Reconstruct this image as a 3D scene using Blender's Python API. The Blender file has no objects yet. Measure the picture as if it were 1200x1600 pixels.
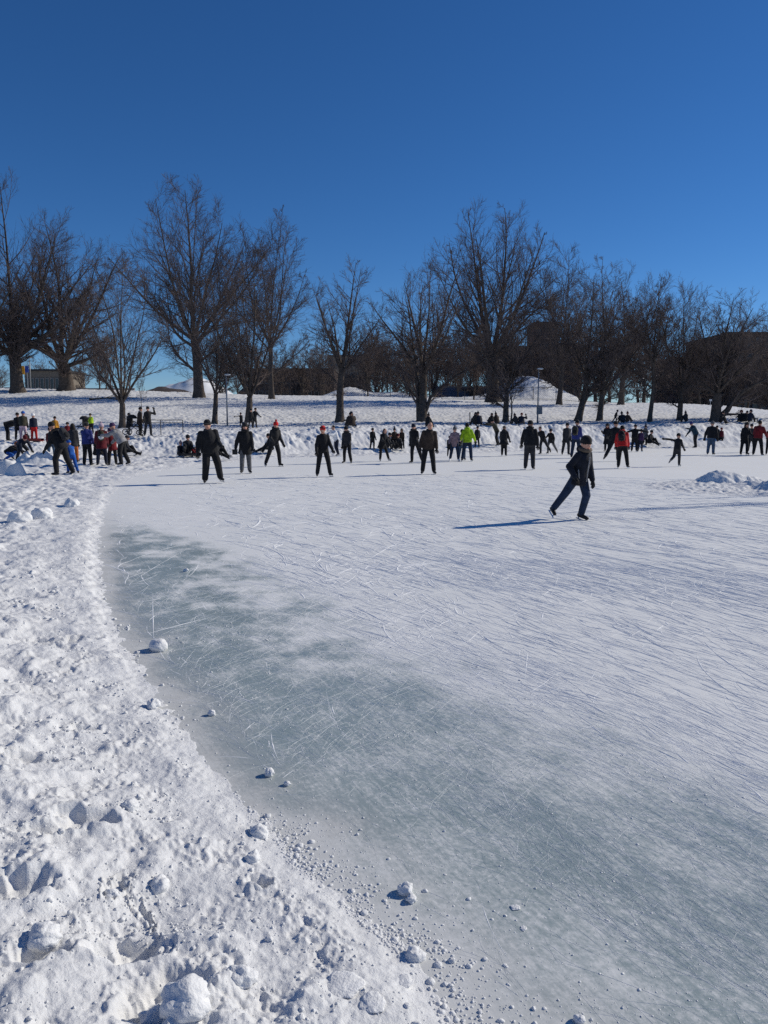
import bpy, math, numpy as np
from mathutils import Vector
R = math.radians
rng = np.random.default_rng(11)
C = bpy.context.scene.collection
sc = bpy.context.scene

# ------------------------------------------------------------------ camera maths (photo is 1200 x 1600)
F, CX, CY, EYE = 1209.0, 600.0, 800.0, 2.05
PITCH = math.atan(150 / F)
cp, sp = math.cos(PITCH), math.sin(PITCH)
def ray(px, py):
    a, b = (px - CX) / F, -(py - CY) / F
    return np.array([a, cp + b * sp, -sp + b * cp])
def at_z(px, py, z=0.0):
    d = ray(px, py); t = (z - EYE) / d[2]
    return np.array([d[0] * t, d[1] * t, z])
def at_y(px, py, Y):
    d = ray(px, py); t = Y / d[1]
    return np.array([d[0] * t, Y, EYE + d[2] * t])

# ------------------------------------------------------------------ materials
def mat(name, col, rough=0.8, var=0.0, scale=8.0, bump=0.0, bscale=40.0, spec=0.3, metal=0.0, sheen=0.0):
    m = bpy.data.materials.new(name); m.use_nodes = True
    nt = m.node_tree; b = nt.nodes['Principled BSDF']
    b.inputs['Base Color'].default_value = (*col, 1); b.inputs['Roughness'].default_value = rough
    b.inputs['Specular IOR Level'].default_value = spec; b.inputs['Metallic'].default_value = metal
    if sheen: b.inputs['Sheen Weight'].default_value = sheen
    tc = nt.nodes.new('ShaderNodeTexCoord')
    if var:
        n = nt.nodes.new('ShaderNodeTexNoise'); n.inputs['Scale'].default_value = scale; n.inputs['Detail'].default_value = 5
        r = nt.nodes.new('ShaderNodeValToRGB')
        r.color_ramp.elements[0].position = .3; r.color_ramp.elements[1].position = .7
        r.color_ramp.elements[0].color = (*[c * (1 - var) for c in col], 1)
        r.color_ramp.elements[1].color = (*[min(1, c * (1 + var)) for c in col], 1)
        nt.links.new(tc.outputs['Object'], n.inputs['Vector']); nt.links.new(n.outputs['Fac'], r.inputs['Fac'])
        nt.links.new(r.outputs['Color'], b.inputs['Base Color'])
    if bump:
        n2 = nt.nodes.new('ShaderNodeTexNoise'); n2.inputs['Scale'].default_value = bscale; n2.inputs['Detail'].default_value = 6
        bp = nt.nodes.new('ShaderNodeBump'); bp.inputs['Strength'].default_value = bump; bp.inputs['Distance'].default_value = .02
        nt.links.new(tc.outputs['Object'], n2.inputs['Vector']); nt.links.new(n2.outputs['Fac'], bp.inputs['Height'])
        nt.links.new(bp.outputs['Normal'], b.inputs['Normal'])
    return m
_cloth = {}
def cloth(col, rough=.9):
    k = tuple(round(c, 3) for c in col) + (rough,)
    if k not in _cloth: _cloth[k] = mat('cloth', col, rough, .35, 9, .9, 11, .25, 0, .08)
    return _cloth[k]

# ------------------------------------------------------------------ mesh helpers
def mesh_np(name, V, Q, smooth=True):
    """V (n,3), Q (m,3|4) or list of such arrays"""
    if not isinstance(Q, (list, tuple)): Q = [Q]
    me = bpy.data.meshes.new(name)
    V = np.asarray(V, np.float32)
    me.vertices.add(len(V)); me.vertices.foreach_set('co', V.ravel())
    tot = np.concatenate([np.full(len(q), q.shape[1], np.int32) for q in Q])
    idx = np.concatenate([np.asarray(q, np.int32).ravel() for q in Q])
    me.loops.add(len(idx)); me.loops.foreach_set('vertex_index', idx)
    me.polygons.add(len(tot))
    st = np.concatenate([[0], np.cumsum(tot)[:-1]]).astype(np.int32)
    me.polygons.foreach_set('loop_start', st)
    me.polygons.foreach_set('loop_total', tot)
    me.polygons.foreach_set('use_smooth', np.full(len(tot), smooth))
    me.update(calc_edges=True); me.validate()
    return me
def link(name, me, m=None, parent=None, loc=None, rz=0.0):
    o = bpy.data.objects.new(name, me)
    if me is not None and m is not None and not me.materials: me.materials.append(m)
    C.objects.link(o)
    if parent is not None: o.parent = parent
    if loc is not None: o.location = loc
    if rz: o.rotation_euler = (0, 0, rz)
    return o
def tag(o, label=None, cat=None, group=None, kind=None):
    if label: o['label'] = label
    if cat: o['category'] = cat
    if group: o['group'] = group
    if kind: o['kind'] = kind
    return o
def empty(name, loc, rz=0.0):
    o = bpy.data.objects.new(name, None); C.objects.link(o); o.empty_display_size = .2
    o.location = loc; o.rotation_euler = (0, 0, rz); return o

class MB:
    """collects closed shapes (quads and triangles)"""
    def __init__(s): s.v = []; s.f = []
    def add(s, V, Fs):
        k = len(s.v); s.v += [tuple(p) for p in V]; s.f += [tuple(i + k for i in f) for f in Fs]
        return s
    def rings(s, rings):
        """closed loft through rings (each a list of n points)"""
        n = len(rings[0]); V = [p for r in rings for p in r]; Fs = []
        for a in range(len(rings) - 1):
            for i in range(n):
                j = (i + 1) % n
                Fs.append((a * n + i, a * n + j, (a + 1) * n + j, (a + 1) * n + i))
        V.append(np.mean(rings[0], axis=0)); V.append(np.mean(rings[-1], axis=0))
        b, t = len(V) - 2, len(V) - 1; l = (len(rings) - 1) * n
        for i in range(n):
            j = (i + 1) % n
            Fs.append((b, j, i)); Fs.append((t, l + i, l + j))
        return s.add(V, Fs)
    def cap(s, p0, p1, r0, r1, n=10):
        p0, p1 = np.asarray(p0, float), np.asarray(p1, float); d = p1 - p0; L = np.linalg.norm(d)
        d = d / L if L > 1e-6 else np.array([0, 0, 1.])
        a = np.array([1., 0, 0]) if abs(d[0]) < .8 else np.array([0, 1., 0])
        u = np.cross(d, a); u /= np.linalg.norm(u); w = np.cross(d, u)
        rr = []
        for th in (-75, -45, -15): rr.append((p0 + d * r0 * math.sin(R(th)), r0 * math.cos(R(th))))
        for th in (15, 45, 75): rr.append((p1 + d * r1 * math.sin(R(th)), r1 * math.cos(R(th))))
        return s.rings([[c + (u * math.cos(2 * math.pi * i / n) + w * math.sin(2 * math.pi * i / n)) * q for i in range(n)] for c, q in rr])
    def ell(s, c, rx, ry, rz, ax=None, n=12, m=8, zmin=-1.0):
        c = np.asarray(c, float); A = np.eye(3) if ax is None else ax   # rows: lateral, forward, up
        rr = []
        for k in range(m):
            q = zmin + (1 - zmin) * (k + .5) / m if zmin > -1 else None
            th = -math.pi / 2 + math.pi * (k + .5) / m if q is None else math.asin(max(-1, min(1, zmin + (1 - zmin) * k / (m - .5))))
            rr.append([c + A[0] * rx * math.cos(th) * math.cos(2 * math.pi * i / n) + A[1] * ry * math.cos(th) * math.sin(2 * math.pi * i / n) + A[2] * rz * math.sin(th) for i in range(n)])
        return s.rings(rr)
    def box(s, c, sx, sy, sz, ax=None):
        c = np.asarray(c, float); A = np.eye(3) if ax is None else ax
        V = [c + A[0] * sx * a + A[1] * sy * b + A[2] * sz * d for d in (-.5, .5) for a, b in ((-.5, -.5), (.5, -.5), (.5, .5), (-.5, .5))]
        return s.add(V, [(3, 2, 1, 0), (4, 5, 6, 7), (0, 1, 5, 4), (1, 2, 6, 5), (2, 3, 7, 6), (3, 0, 4, 7)])
    def bar(s, p0, p1, r, n=6): 
        p0, p1 = np.asarray(p0, float), np.asarray(p1, float); d = p1 - p0; d = d / np.linalg.norm(d)
        a = np.array([1., 0, 0]) if abs(d[0]) < .8 else np.array([0, 1., 0])
        u = np.cross(d, a); u /= np.linalg.norm(u); w = np.cross(d, u)
        return s.rings([[c + (u * math.cos(2 * math.pi * i / n) + w * math.sin(2 * math.pi * i / n)) * r for i in range(n)] for c in (p0, p1)])
    def ring(s, c, ax, rad, r, n=16, m=6):
        c = np.asarray(c, float); V = []; Fs = []
        for i in range(n):
            a = 2 * math.pi * i / n; dd = ax[0] * math.cos(a) + ax[1] * math.sin(a)
            for j in range(m):
                b = 2 * math.pi * j / m; V.append(c + dd * (rad + r * math.cos(b)) + ax[2] * r * math.sin(b))
        for i in range(n):
            for j in range(m):
                i2, j2 = (i + 1) % n, (j + 1) % m
                Fs.append((i * m + j, i2 * m + j, i2 * m + j2, i * m + j2))
        return s.add(V, Fs)
    def mesh(s, name, smooth=True):
        me = bpy.data.meshes.new(name); me.from_pydata([tuple(map(float, p)) for p in s.v], [], s.f)
        me.polygons.foreach_set('use_smooth', np.full(len(me.polygons), smooth)); me.update(); return me
    def build(s, name, m, parent=None, loc=None, rz=0.0, smooth=False, voxel=0.0, sm=3):
        o = link(name, s.mesh(name, smooth), m, parent, loc, rz)
        if voxel:
            md = o.modifiers.new('blend', 'REMESH'); md.mode = 'VOXEL'; md.voxel_size = voxel; md.use_smooth_shade = True
            if sm:
                q = o.modifiers.new('soft', 'SMOOTH'); q.factor = .5; q.iterations = sm
        return o

# ------------------------------------------------------------------ noise
_perm = np.random.default_rng(5).permutation(512).astype(np.int64)
_ga = np.random.default_rng(6).uniform(0, 2 * np.pi, 512); _gx, _gy = np.cos(_ga), np.sin(_ga)
def pn(x, y, seed=0):
    x = x + seed * 17.31; y = y - seed * 9.77
    xi = np.floor(x).astype(np.int64); yi = np.floor(y).astype(np.int64); xf = x - xi; yf = y - yi
    u = xf * xf * xf * (xf * (xf * 6 - 15) + 10); v = yf * yf * yf * (yf * (yf * 6 - 15) + 10)
    def g(a, b, dx, dy):
        h = _perm[(_perm[(xi + a) & 511] + yi + b) & 511]; return _gx[h] * dx + _gy[h] * dy
    n0 = g(0, 0, xf, yf) * (1 - u) + g(1, 0, xf - 1, yf) * u
    n1 = g(0, 1, xf, yf - 1) * (1 - u) + g(1, 1, xf - 1, yf - 1) * u
    return (n0 * (1 - v) + n1 * v) * 1.5
def ss(x, a, b):
    t = np.clip((x - a) / (b - a), 0, 1); return t * t * (3 - 2 * t)

# ------------------------------------------------------------------ rink outline and terrain
edge_px = [(725, 1625), (690, 1565), (650, 1505), (600, 1455), (535, 1410), (485, 1372), (440, 1310), (390, 1270), (340, 1210), (290, 1150),
           (250, 1090), (215, 1040), (186, 990), (166, 940), (156, 890), (155, 850), (160, 805), (172, 778), (190, 756), (225, 741), (300, 728),
           (400, 719), (480, 715), (560, 713), (700, 709), (900, 704), (1200, 699), (1500, 696)]
edge = [at_z(*p)[:2] for p in edge_px]
edge = [np.array(p) for p in ((70, 30), (70, -25), (9, -12), (3.2, -2.0), (1.5, 1.2), (0.75, 1.95))] + edge
EP = np.array(edge)
def rink_sd(x, y):
    """positive outside the ice"""
    sh = x.shape; x = x.ravel(); y = y.ravel(); out = np.empty_like(x)
    A = EP; B = np.roll(EP, -1, 0)
    for k in range(0, len(x), 200000):
        X, Y = x[k:k + 200000, None], y[k:k + 200000, None]
        ex, ey = B[:, 0] - A[:, 0], B[:, 1] - A[:, 1]
        t = np.clip(((X - A[:, 0]) * ex + (Y - A[:, 1]) * ey) / (ex * ex + ey * ey), 0, 1)
        d = np.sqrt((((X - A[:, 0]) - t * ex) ** 2 + ((Y - A[:, 1]) - t * ey) ** 2).min(1))
        c = ((A[:, 1] > Y) != (B[:, 1] > Y)) & (X < ex * (Y - A[:, 1]) / np.where(ey == 0, 1e-9, ey) + A[:, 0])
        out[k:k + 200000] = np.where(c.sum(1) % 2 == 1, -d, d)
    return out.reshape(sh)
foot = np.array([at_z(*p, .05)[:2] for p in [(-420, 712), (-200, 716), (0, 724), (60, 724), (120, 719), (200, 715), (260, 714), (300, 715), (400, 713), (480, 710),
                 (560, 709), (700, 705), (900, 701), (1200, 697), (1500, 694)]])
fa = foot[:, 0] / foot[:, 1]
CR = [(-400, 600), (0, 606), (200, 610), (400, 617), (600, 620), (700, 624), (900, 629), (1050, 630), (1130, 634), (1200, 641), (1500, 646)]
HC = [(-400, .8), (0, .75), (150, .78), (250, .95), (400, 1.2), (560, 1.38), (800, 1.4), (1200, 1.45)]
mounds = [(835, 97, 2.75, 4.6, 4), (800, 99, 1.0, 3, 3), (545, 97, 1.3, 2.6, 3), (620, 99, 0.9, 4, 3), (735, 96, .5, 6, 3)]
dents = [(at_z(20, 1352, .3), .17, .10, .4), (at_z(250, 1480, .3), .16, .12, 1.0), (at_z(130, 1255, .25), .16, .08, .2), (at_z(405, 1345, .15), .06, .05, 0), (at_z(70, 1275, .25), .12, .05, .4),
         (at_z(180, 1340, .25), .10, .03, 1.5), (at_z(225, 1370, .25), .12, .018, -.9), (at_z(120, 985, .15), .16, .07, .3), (at_z(60, 990, .15), .12, .07, .3), (at_z(130, 1115, .2), .09, .05, .5),
         (at_z(200, 1410, .3), .13, .09, .3), (at_z(40, 1180, .2), .14, .06, .2), (at_z(265, 1085, .1), .10, .05, .3), (at_z(70, 1440, .3), .1, .05, .6)]
def H0(x, y, full=True):
    sd = rink_sd(x, y)
    if full: sd = sd + (pn(x * 3.1, y * 3.1, 81) * .05 + pn(x * 8, y * 8, 82) * .04 + pn(x * 21, y * 21, 83) * .022) * np.clip(np.hypot(x, y) / 6, .6, 1.5)
    yy = np.maximum(y, .5); a = 600 + 1218 * x / yy; near = 1 - ss(np.hypot(x, y), 5, 15)
    r = x / yy
    lip = .022 * np.exp(-((sd - .18) / .12) ** 2)
    flat = ((.055 + .03 * ss(y, 4, 9)) * ss(sd, -.02, .42) + lip * (1 - ss(y, 15, 22)) + .24 * ss(sd, .15, 1.9) * near + .05 * ss(sd, .3, 3)) * (1 - .55 * ss(y, 16, 24))
    Yf = np.interp(r, fa, foot[:, 1]); hc = np.interp(a, *zip(*HC)); yc = np.interp(a, *zip(*CR)); zc = EYE + (650 - yc) * 86 / 1218
    nodes = [(Yf, 0 * hc), (Yf + 1.0, .22 * hc), (Yf + 2.6, .75 * hc), (Yf + 4.2, hc), (np.full_like(hc, 57.5), np.maximum(1.35, hc + .08)), (np.full_like(hc, 61.), np.maximum(1.72, hc + .42)),
             (np.full_like(hc, 84.), zc - .12), (np.full_like(hc, 88.), zc), (np.full_like(hc, 96.), zc), (np.full_like(hc, 700.), zc)]
    z = flat.copy()
    far = np.zeros_like(z)
    for (y0, z0), (y1, z1) in zip(nodes[:-1], nodes[1:]):
        t = np.clip((y - y0) / np.maximum(y1 - y0, .01), 0, 1)
        far = np.where((y >= y0), z0 + (z1 - z0) * t, far)
    z = np.where(y > Yf, np.maximum(flat * (1 - ss(y - Yf, 0, 3)), 0) + far, z)
    for px, d, h, wx, wy in mounds:
        mx = (px - 600) / 1218 * d; z = z + h * np.exp(-((x - mx) / wx) ** 2 - ((y - d) / wy) ** 2)
    z = np.where(sd < 0, -.15 * ss(-sd, 0, .3), z)
    if not full: return z
    k = ss(sd, -.03, .22)
    hill = ss(y - Yf, -1, 3)
    big = pn(x * .9, y * .9, 1) * .05 + pn(x * 2.3, y * 2.3, 2) * .05 + np.maximum(pn(x * 4.2 + .5 * y, y * 3.6, 84), -.1) * .03 * near
    mid = pn(x * 5.5, y * 5.5, 3) * .013 + (np.abs(pn(x * 9, y * 9, 4)) - .3) * .016
    q = np.abs(pn(x * 17, y * 17, 5)); fine = (.3 - q) * .014 + pn(x * 34, y * 34, 6) * .006 + pn(x * 70, y * 70, 7) * .003
    lump = pn(x * 3.2 + 40, y * 3.2, 8); lum2 = np.maximum(pn(x * 6.5 + 9, y * 6.5, 26) - .12, 0)
    rough = .45 + .9 * ss(lump, -.1, .5) * near + .35 * (1 - near)
    small = (mid + fine) * rough * (.75 + .25 * ss(sd, .05, .5)) + lum2 * .045 * near * ss(sd, .1, .6)
    h = pn(x * .5, y * .3, 9) * .07 + pn(x * 1.5 + .7 * y, y * 1.1, 10) * .045 + (np.abs(pn(x * 3.4 + y, y * 2.6, 11)) - .3) * .11 + pn(x * 7, y * 6, 12) * .055
    berm = ss(y - Yf, .2, 1.5) * (1 - ss(y - Yf, 4.5, 6.5)) * (pn(x * 1.1, y * .9, 13) * .11 + np.abs(pn(x * 2.2 + y, y * 1.6, 14)) * .10 + np.abs(pn(x * 5 + 2 * y, y * 3.5, 27)) * .05)
    tr = (1 - near) * (1 - hill) * ((np.abs(pn(x * 3.1, y * 3.1, 15)) - .3) * .07 + pn(x * 7, y * 7, 16) * .02)
    z = z + k * ((1 - hill) * (big * (.35 + .65 * ss(sd, .1, 1)) + small) + hill * h * .8 + berm * ss(sd, 0, 1) + tr * ss(sd, .2, 1.5))
    for c, L, W, an in dents:
        dx, dy = x - c[0], y - c[1]; dx = dx + .035 * (L / .12) * pn(x * 14, y * 14, 17) + .02 * pn(x * 40, y * 40, 18); dy = dy + .035 * (L / .12) * pn(x * 13 + 5, y * 13, 19); u = dx * math.cos(an) + dy * math.sin(an); v = -dx * math.sin(an) + dy * math.cos(an)
        e = np.sqrt((u / L) ** 2 + (v / W) ** 2); z = z - .065 * min(1.0, W / .06) * (1 - ss(e, .35, 1.15)) + .012 * np.exp(-((e - 1.25) / .2) ** 2)
    return z
def HZ(x, y):
    z = float(H0(np.array([x], float), np.array([y], float))[0])
    return max(z, 0.0)
def hit(px, py):
    d = ray(px, py); Y = np.arange(2.0, 130, .04); X = d[0] * Y / d[1]; Z = EYE + d[2] * Y / d[1]
    h = np.maximum(H0(X, Y), 0); k = np.argmax(Z < h)
    if Z[k] >= h[k]: k = np.argmin(Z - h)
    return np.array([X[k], Y[k], h[k]])

def grid_np(nr, nc):
    i = np.arange(nr - 1)[:, None] * nc + np.arange(nc - 1)[None, :]
    return np.stack([i, i + 1, i + nc + 1, i + nc], -1).reshape(-1, 4)
ang = np.concatenate([np.linspace(-1.15, -.60, 90)[:-1], np.linspace(-.60, .60, 860), np.linspace(.60, 1.15, 90)[1:]])
rad = np.concatenate([np.geomspace(.9, 1.7, 60)[:-1], np.geomspace(1.7, 20, 860)[:-1], np.geomspace(20, 34, 120)[:-1], np.geomspace(34, 104, 380)[:-1], np.geomspace(104, 700, 50)])
AA, RR = np.meshgrid(ang, rad)
X, Y = RR * np.sin(AA), RR * np.cos(AA)
SD = rink_sd(X, Y)
Z = H0(X, Y)
V = np.stack([X, Y, Z], -1).reshape(-1, 3); Q = grid_np(len(rad), len(ang))[:, ::-1]
sdv = SD.ravel(); keep = sdv[Q].max(1) > -.30; Q = Q[keep]
used = np.zeros(len(V), bool); used[Q.ravel()] = True; remap = np.cumsum(used) - 1

snow = mat('snow', (.735, .74, .745), .75, .035, 3.0, .35, 55, .25)
# snow: fine grain near, trampled bumps far
def snow_nodes(m):
    nt = m.node_tree; b = nt.nodes['Principled BSDF']
    geo = nt.nodes.new('ShaderNodeNewGeometry')
    n1 = nt.nodes.new('ShaderNodeTexNoise'); n1.inputs['Scale'].default_value = 2.4; n1.inputs['Detail'].default_value = 8; n1.inputs['Roughness'].default_value = .62
    n2 = nt.nodes.new('ShaderNodeTexNoise'); n2.inputs['Scale'].default_value = 55; n2.inputs['Detail'].default_value = 7; n2.inputs['Roughness'].default_value = .7
    b1 = nt.nodes.new('ShaderNodeBump'); b1.inputs['Strength'].default_value = .45; b1.inputs['Distance'].default_value = .09
    b2 = nt.nodes.new('ShaderNodeBump'); b2.inputs['Strength'].default_value = .48; b2.inputs['Distance'].default_value = .016
    for n in (n1, n2): nt.links.new(geo.outputs['Position'], n.inputs['Vector'])
    nt.links.new(n1.outputs['Fac'], b1.inputs['Height']); nt.links.new(n2.outputs['Fac'], b2.inputs['Height'])
    nt.links.new(b1.outputs['Normal'], b2.inputs['Normal']); nt.links.new(b2.outputs['Normal'], b.inputs['Normal'])
snow_nodes(snow)
terrain = link('snow_ground', mesh_np('snow_ground', V[used], remap[Q]), snow)
tag(terrain, 'trampled lumpy snow banks and the snowy slope around the rink', kind='structure')
fld = MB(); fld.box((0, 0, -.95), 1600, 1600, 1.0); tag(fld.build('snow_field', snow), 'snow covered land all round', kind='structure')

# ------------------------------------------------------------------ ice
ai = np.linspace(-1.5, 1.5, 700); ri = np.concatenate([np.geomspace(.5, 20, 420)[:-1], np.linspace(20, 80, 120)])
A2, R2 = np.meshgrid(ai, ri); XI, YI = R2 * np.sin(A2), R2 * np.cos(A2)
di = -rink_sd(XI, YI)
wob = pn(XI * .8, YI * .8, 21) * .32 + pn(XI * 2.1, YI * 2.1, 22) * .25 + pn(XI * 5, YI * 5, 23) * .15
rr_ = np.hypot(XI, YI)
dd = di + wob
outer = np.interp(rr_, [2, 4, 6, 10, 12.5, 15, 18], [2.5, 2.1, 2.1, 2.0, 1.45, .9, .2]); hw_ = np.interp(rr_, [3, 8, 14], [.95, .85, .5])
nearw = 1 - ss(rr_, 2.9, 4.3); clear = ss(di + .30 * wob - .02 * nearw, -.05, .30 + .16 * nearw) * (1 - ss(di + .8 * wob, outer - hw_, outer + hw_)) * (1 - ss(rr_, 13.5, 17))
patch = ss(pn(XI * .45 + 3, YI * .3, 25), .05, .5) * .16 * (1 - ss(rr_, 9, 26))
mot = pn(XI * 1.3, YI * 1.3, 24) * .5 + pn(XI * 3.4, YI * 3.4, 28) * .35 + pn(XI * 8, YI * 8, 29) * .2
clear = np.clip(clear * (.68 + .80 * mot * (.45 + ss(rr_, 4.5, 8))) + patch, 0, 1)
marg = (1 - ss(di + .35 * wob, .05, .65)) * (1 - ss(rr_, 12, 20)) * (1 - .2 * nearw)
mi = mesh_np('ice_rink', np.stack([XI, YI, 0 * XI], -1).reshape(-1, 3), grid_np(len(ri), len(ai))[:, ::-1])
for nm, arr in (('clear', clear), ('margin', marg)):
    at = mi.attributes.new(nm, 'FLOAT', 'POINT'); at.data.foreach_set('value', arr.astype(np.float32).ravel())
def ice_material():
    m = bpy.data.materials.new('skated_ice'); m.use_nodes = True; nt = m.node_tree; b = nt.nodes['Principled BSDF']; L = nt.links.new
    N = lambda t: nt.nodes.new(t)
    geo = N('ShaderNodeNewGeometry')
    a1 = N('ShaderNodeAttribute'); a1.attribute_name = 'clear'; a2 = N('ShaderNodeAttribute'); a2.attribute_name = 'margin'
    def stretched(rot, sx, sy, det, ro=.6):
        mp = N('ShaderNodeMapping'); mp.vector_type = 'TEXTURE'; mp.inputs['Rotation'].default_value = (0, 0, R(rot)); mp.inputs['Scale'].default_value = (sx, sy, 1)
        n = N('ShaderNodeTexNoise'); n.inputs['Scale'].default_value = 1; n.inputs['Detail'].default_value = det; n.inputs['Roughness'].default_value = ro
        L(geo.outputs['Position'], mp.inputs['Vector']); L(mp.outputs['Vector'], n.inputs['Vector']); return n
    s1 = stretched(118, .55, .020, 3); s2 = stretched(100, .35, .016, 3); s3 = stretched(150, .40, .018, 3); s4 = stretched(0, .035, .035, 8, .75); s5 = stretched(118, .22, .09, 9, .78)
    def math_(op, a, bb):
        q = N('ShaderNodeMath'); q.operation = op
        for i, v in enumerate((a, bb)):
            if isinstance(v, (int, float)): q.inputs[i].default_value = v
            else: L(v, q.inputs[i])
        return q.outputs[0]
    lines = math_('ADD', math_('MULTIPLY', s1.outputs['Fac'], .5), math_('ADD', math_('MULTIPLY', s2.outputs['Fac'], .25), math_('MULTIPLY', s3.outputs['Fac'], .25)))
    # frost breaking up over the clear ice
    brk = math_('ADD', math_('MULTIPLY', math_('SUBTRACT', lines, .5), 1.3), math_('ADD', math_('MULTIPLY', math_('SUBTRACT', s4.outputs['Fac'], .5), 1.7), math_('MULTIPLY', math_('SUBTRACT', s5.outputs['Fac'], .5), 1.2)))
    mask = N('ShaderNodeMapRange'); mask.interpolation_type = 'SMOOTHSTEP'; mask.inputs['From Min'].default_value = .05; mask.inputs['From Max'].default_value = 1.0
    L(math_('ADD', a1.outputs['Fac'], math_('MULTIPLY', brk, math_('ADD', .25, a1.outputs['Fac']))), mask.inputs['Value'])
    big = N('ShaderNodeTexNoise'); big.inputs['Scale'].default_value = .5; big.inputs['Detail'].default_value = 4; L(geo.outputs['Position'], big.inputs['Vector'])
    frost = N('ShaderNodeMix'); frost.data_type = 'RGBA'; frost.inputs[6].default_value = (.755, .765, .755, 1); frost.inputs[7].default_value = (.84, .845, .835, 1); L(big.outputs['Fac'], frost.inputs[0])
    deep = N('ShaderNodeMix'); deep.data_type = 'RGBA'; deep.inputs[6].default_value = (.19, .255, .255, 1); deep.inputs[7].default_value = (.40, .46, .45, 1); L(s4.outputs['Fac'], deep.inputs[0])
    sp_ = N('ShaderNodeTexNoise'); sp_.inputs['Scale'].default_value = 75; sp_.inputs['Detail'].default_value = 3; sp_.inputs['Roughness'].default_value = .7; L(geo.outputs['Position'], sp_.inputs['Vector'])
    sp2 = N('ShaderNodeTexNoise'); sp2.inputs['Scale'].default_value = 5; sp2.inputs['Detail'].default_value = 5; L(geo.outputs['Position'], sp2.inputs['Vector'])
    sr = N('ShaderNodeMapRange'); sr.inputs['From Min'].default_value = .54; sr.inputs['From Max'].default_value = .72; sr.inputs['To Max'].default_value = .75; L(sp_.outputs['Fac'], sr.inputs['Value'])
    sr2 = N('ShaderNodeMapRange'); sr2.inputs['From Min'].default_value = .38; sr2.inputs['From Max'].default_value = .66; L(sp2.outputs['Fac'], sr2.inputs['Value'])
    deep2 = N('ShaderNodeMix'); deep2.data_type = 'RGBA'; deep2.inputs[7].default_value = (.74, .76, .755, 1); L(math_('MULTIPLY', sr.outputs[0], sr2.outputs[0]), deep2.inputs[0]); L(deep.outputs[2], deep2.inputs[6])
    c1 = N('ShaderNodeMix'); c1.data_type = 'RGBA'; L(mask.outputs[0], c1.inputs[0]); L(frost.outputs[2], c1.inputs[6]); L(deep2.outputs[2], c1.inputs[7])
    c2 = N('ShaderNodeMix'); c2.data_type = 'RGBA'; c2.inputs[7].default_value = (.47, .475, .46, 1)
    L(math_('MULTIPLY', a2.outputs['Fac'], math_('ADD', -.15, math_('ADD', math_('MULTIPLY', s4.outputs['Fac'], .7), math_('MULTIPLY', sp2.outputs['Fac'], .8)))), c2.inputs[0]); L(c1.outputs[2], c2.inputs[6])
    L(c2.outputs[2], b.inputs['Base Color'])
    ro = N('ShaderNodeMapRange'); ro.inputs['To Min'].default_value = .85; ro.inputs['To Max'].default_value = .27; L(mask.outputs[0], ro.inputs['Value']); L(ro.outputs[0], b.inputs['Roughness'])
    b.inputs['Specular IOR Level'].default_value = .45
    bp = N('ShaderNodeBump'); bp.inputs['Distance'].default_value = .012
    st = N('ShaderNodeMapRange'); st.inputs['To Min'].default_value = .12; st.inputs['To Max'].default_value = .14; L(mask.outputs[0], st.inputs['Value']); L(st.outputs[0], bp.inputs['Strength'])
    L(math_('ADD', math_('MULTIPLY', lines, .8), math_('MULTIPLY', s4.outputs['Fac'], .25)), bp.inputs['Height']); L(bp.outputs['Normal'], b.inputs['Normal'])
    return m
ice = link('ice_rink', mi, ice_material()); tag(ice, 'skated ice surface with a band of clear blue ice along the bank', kind='structure')

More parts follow.
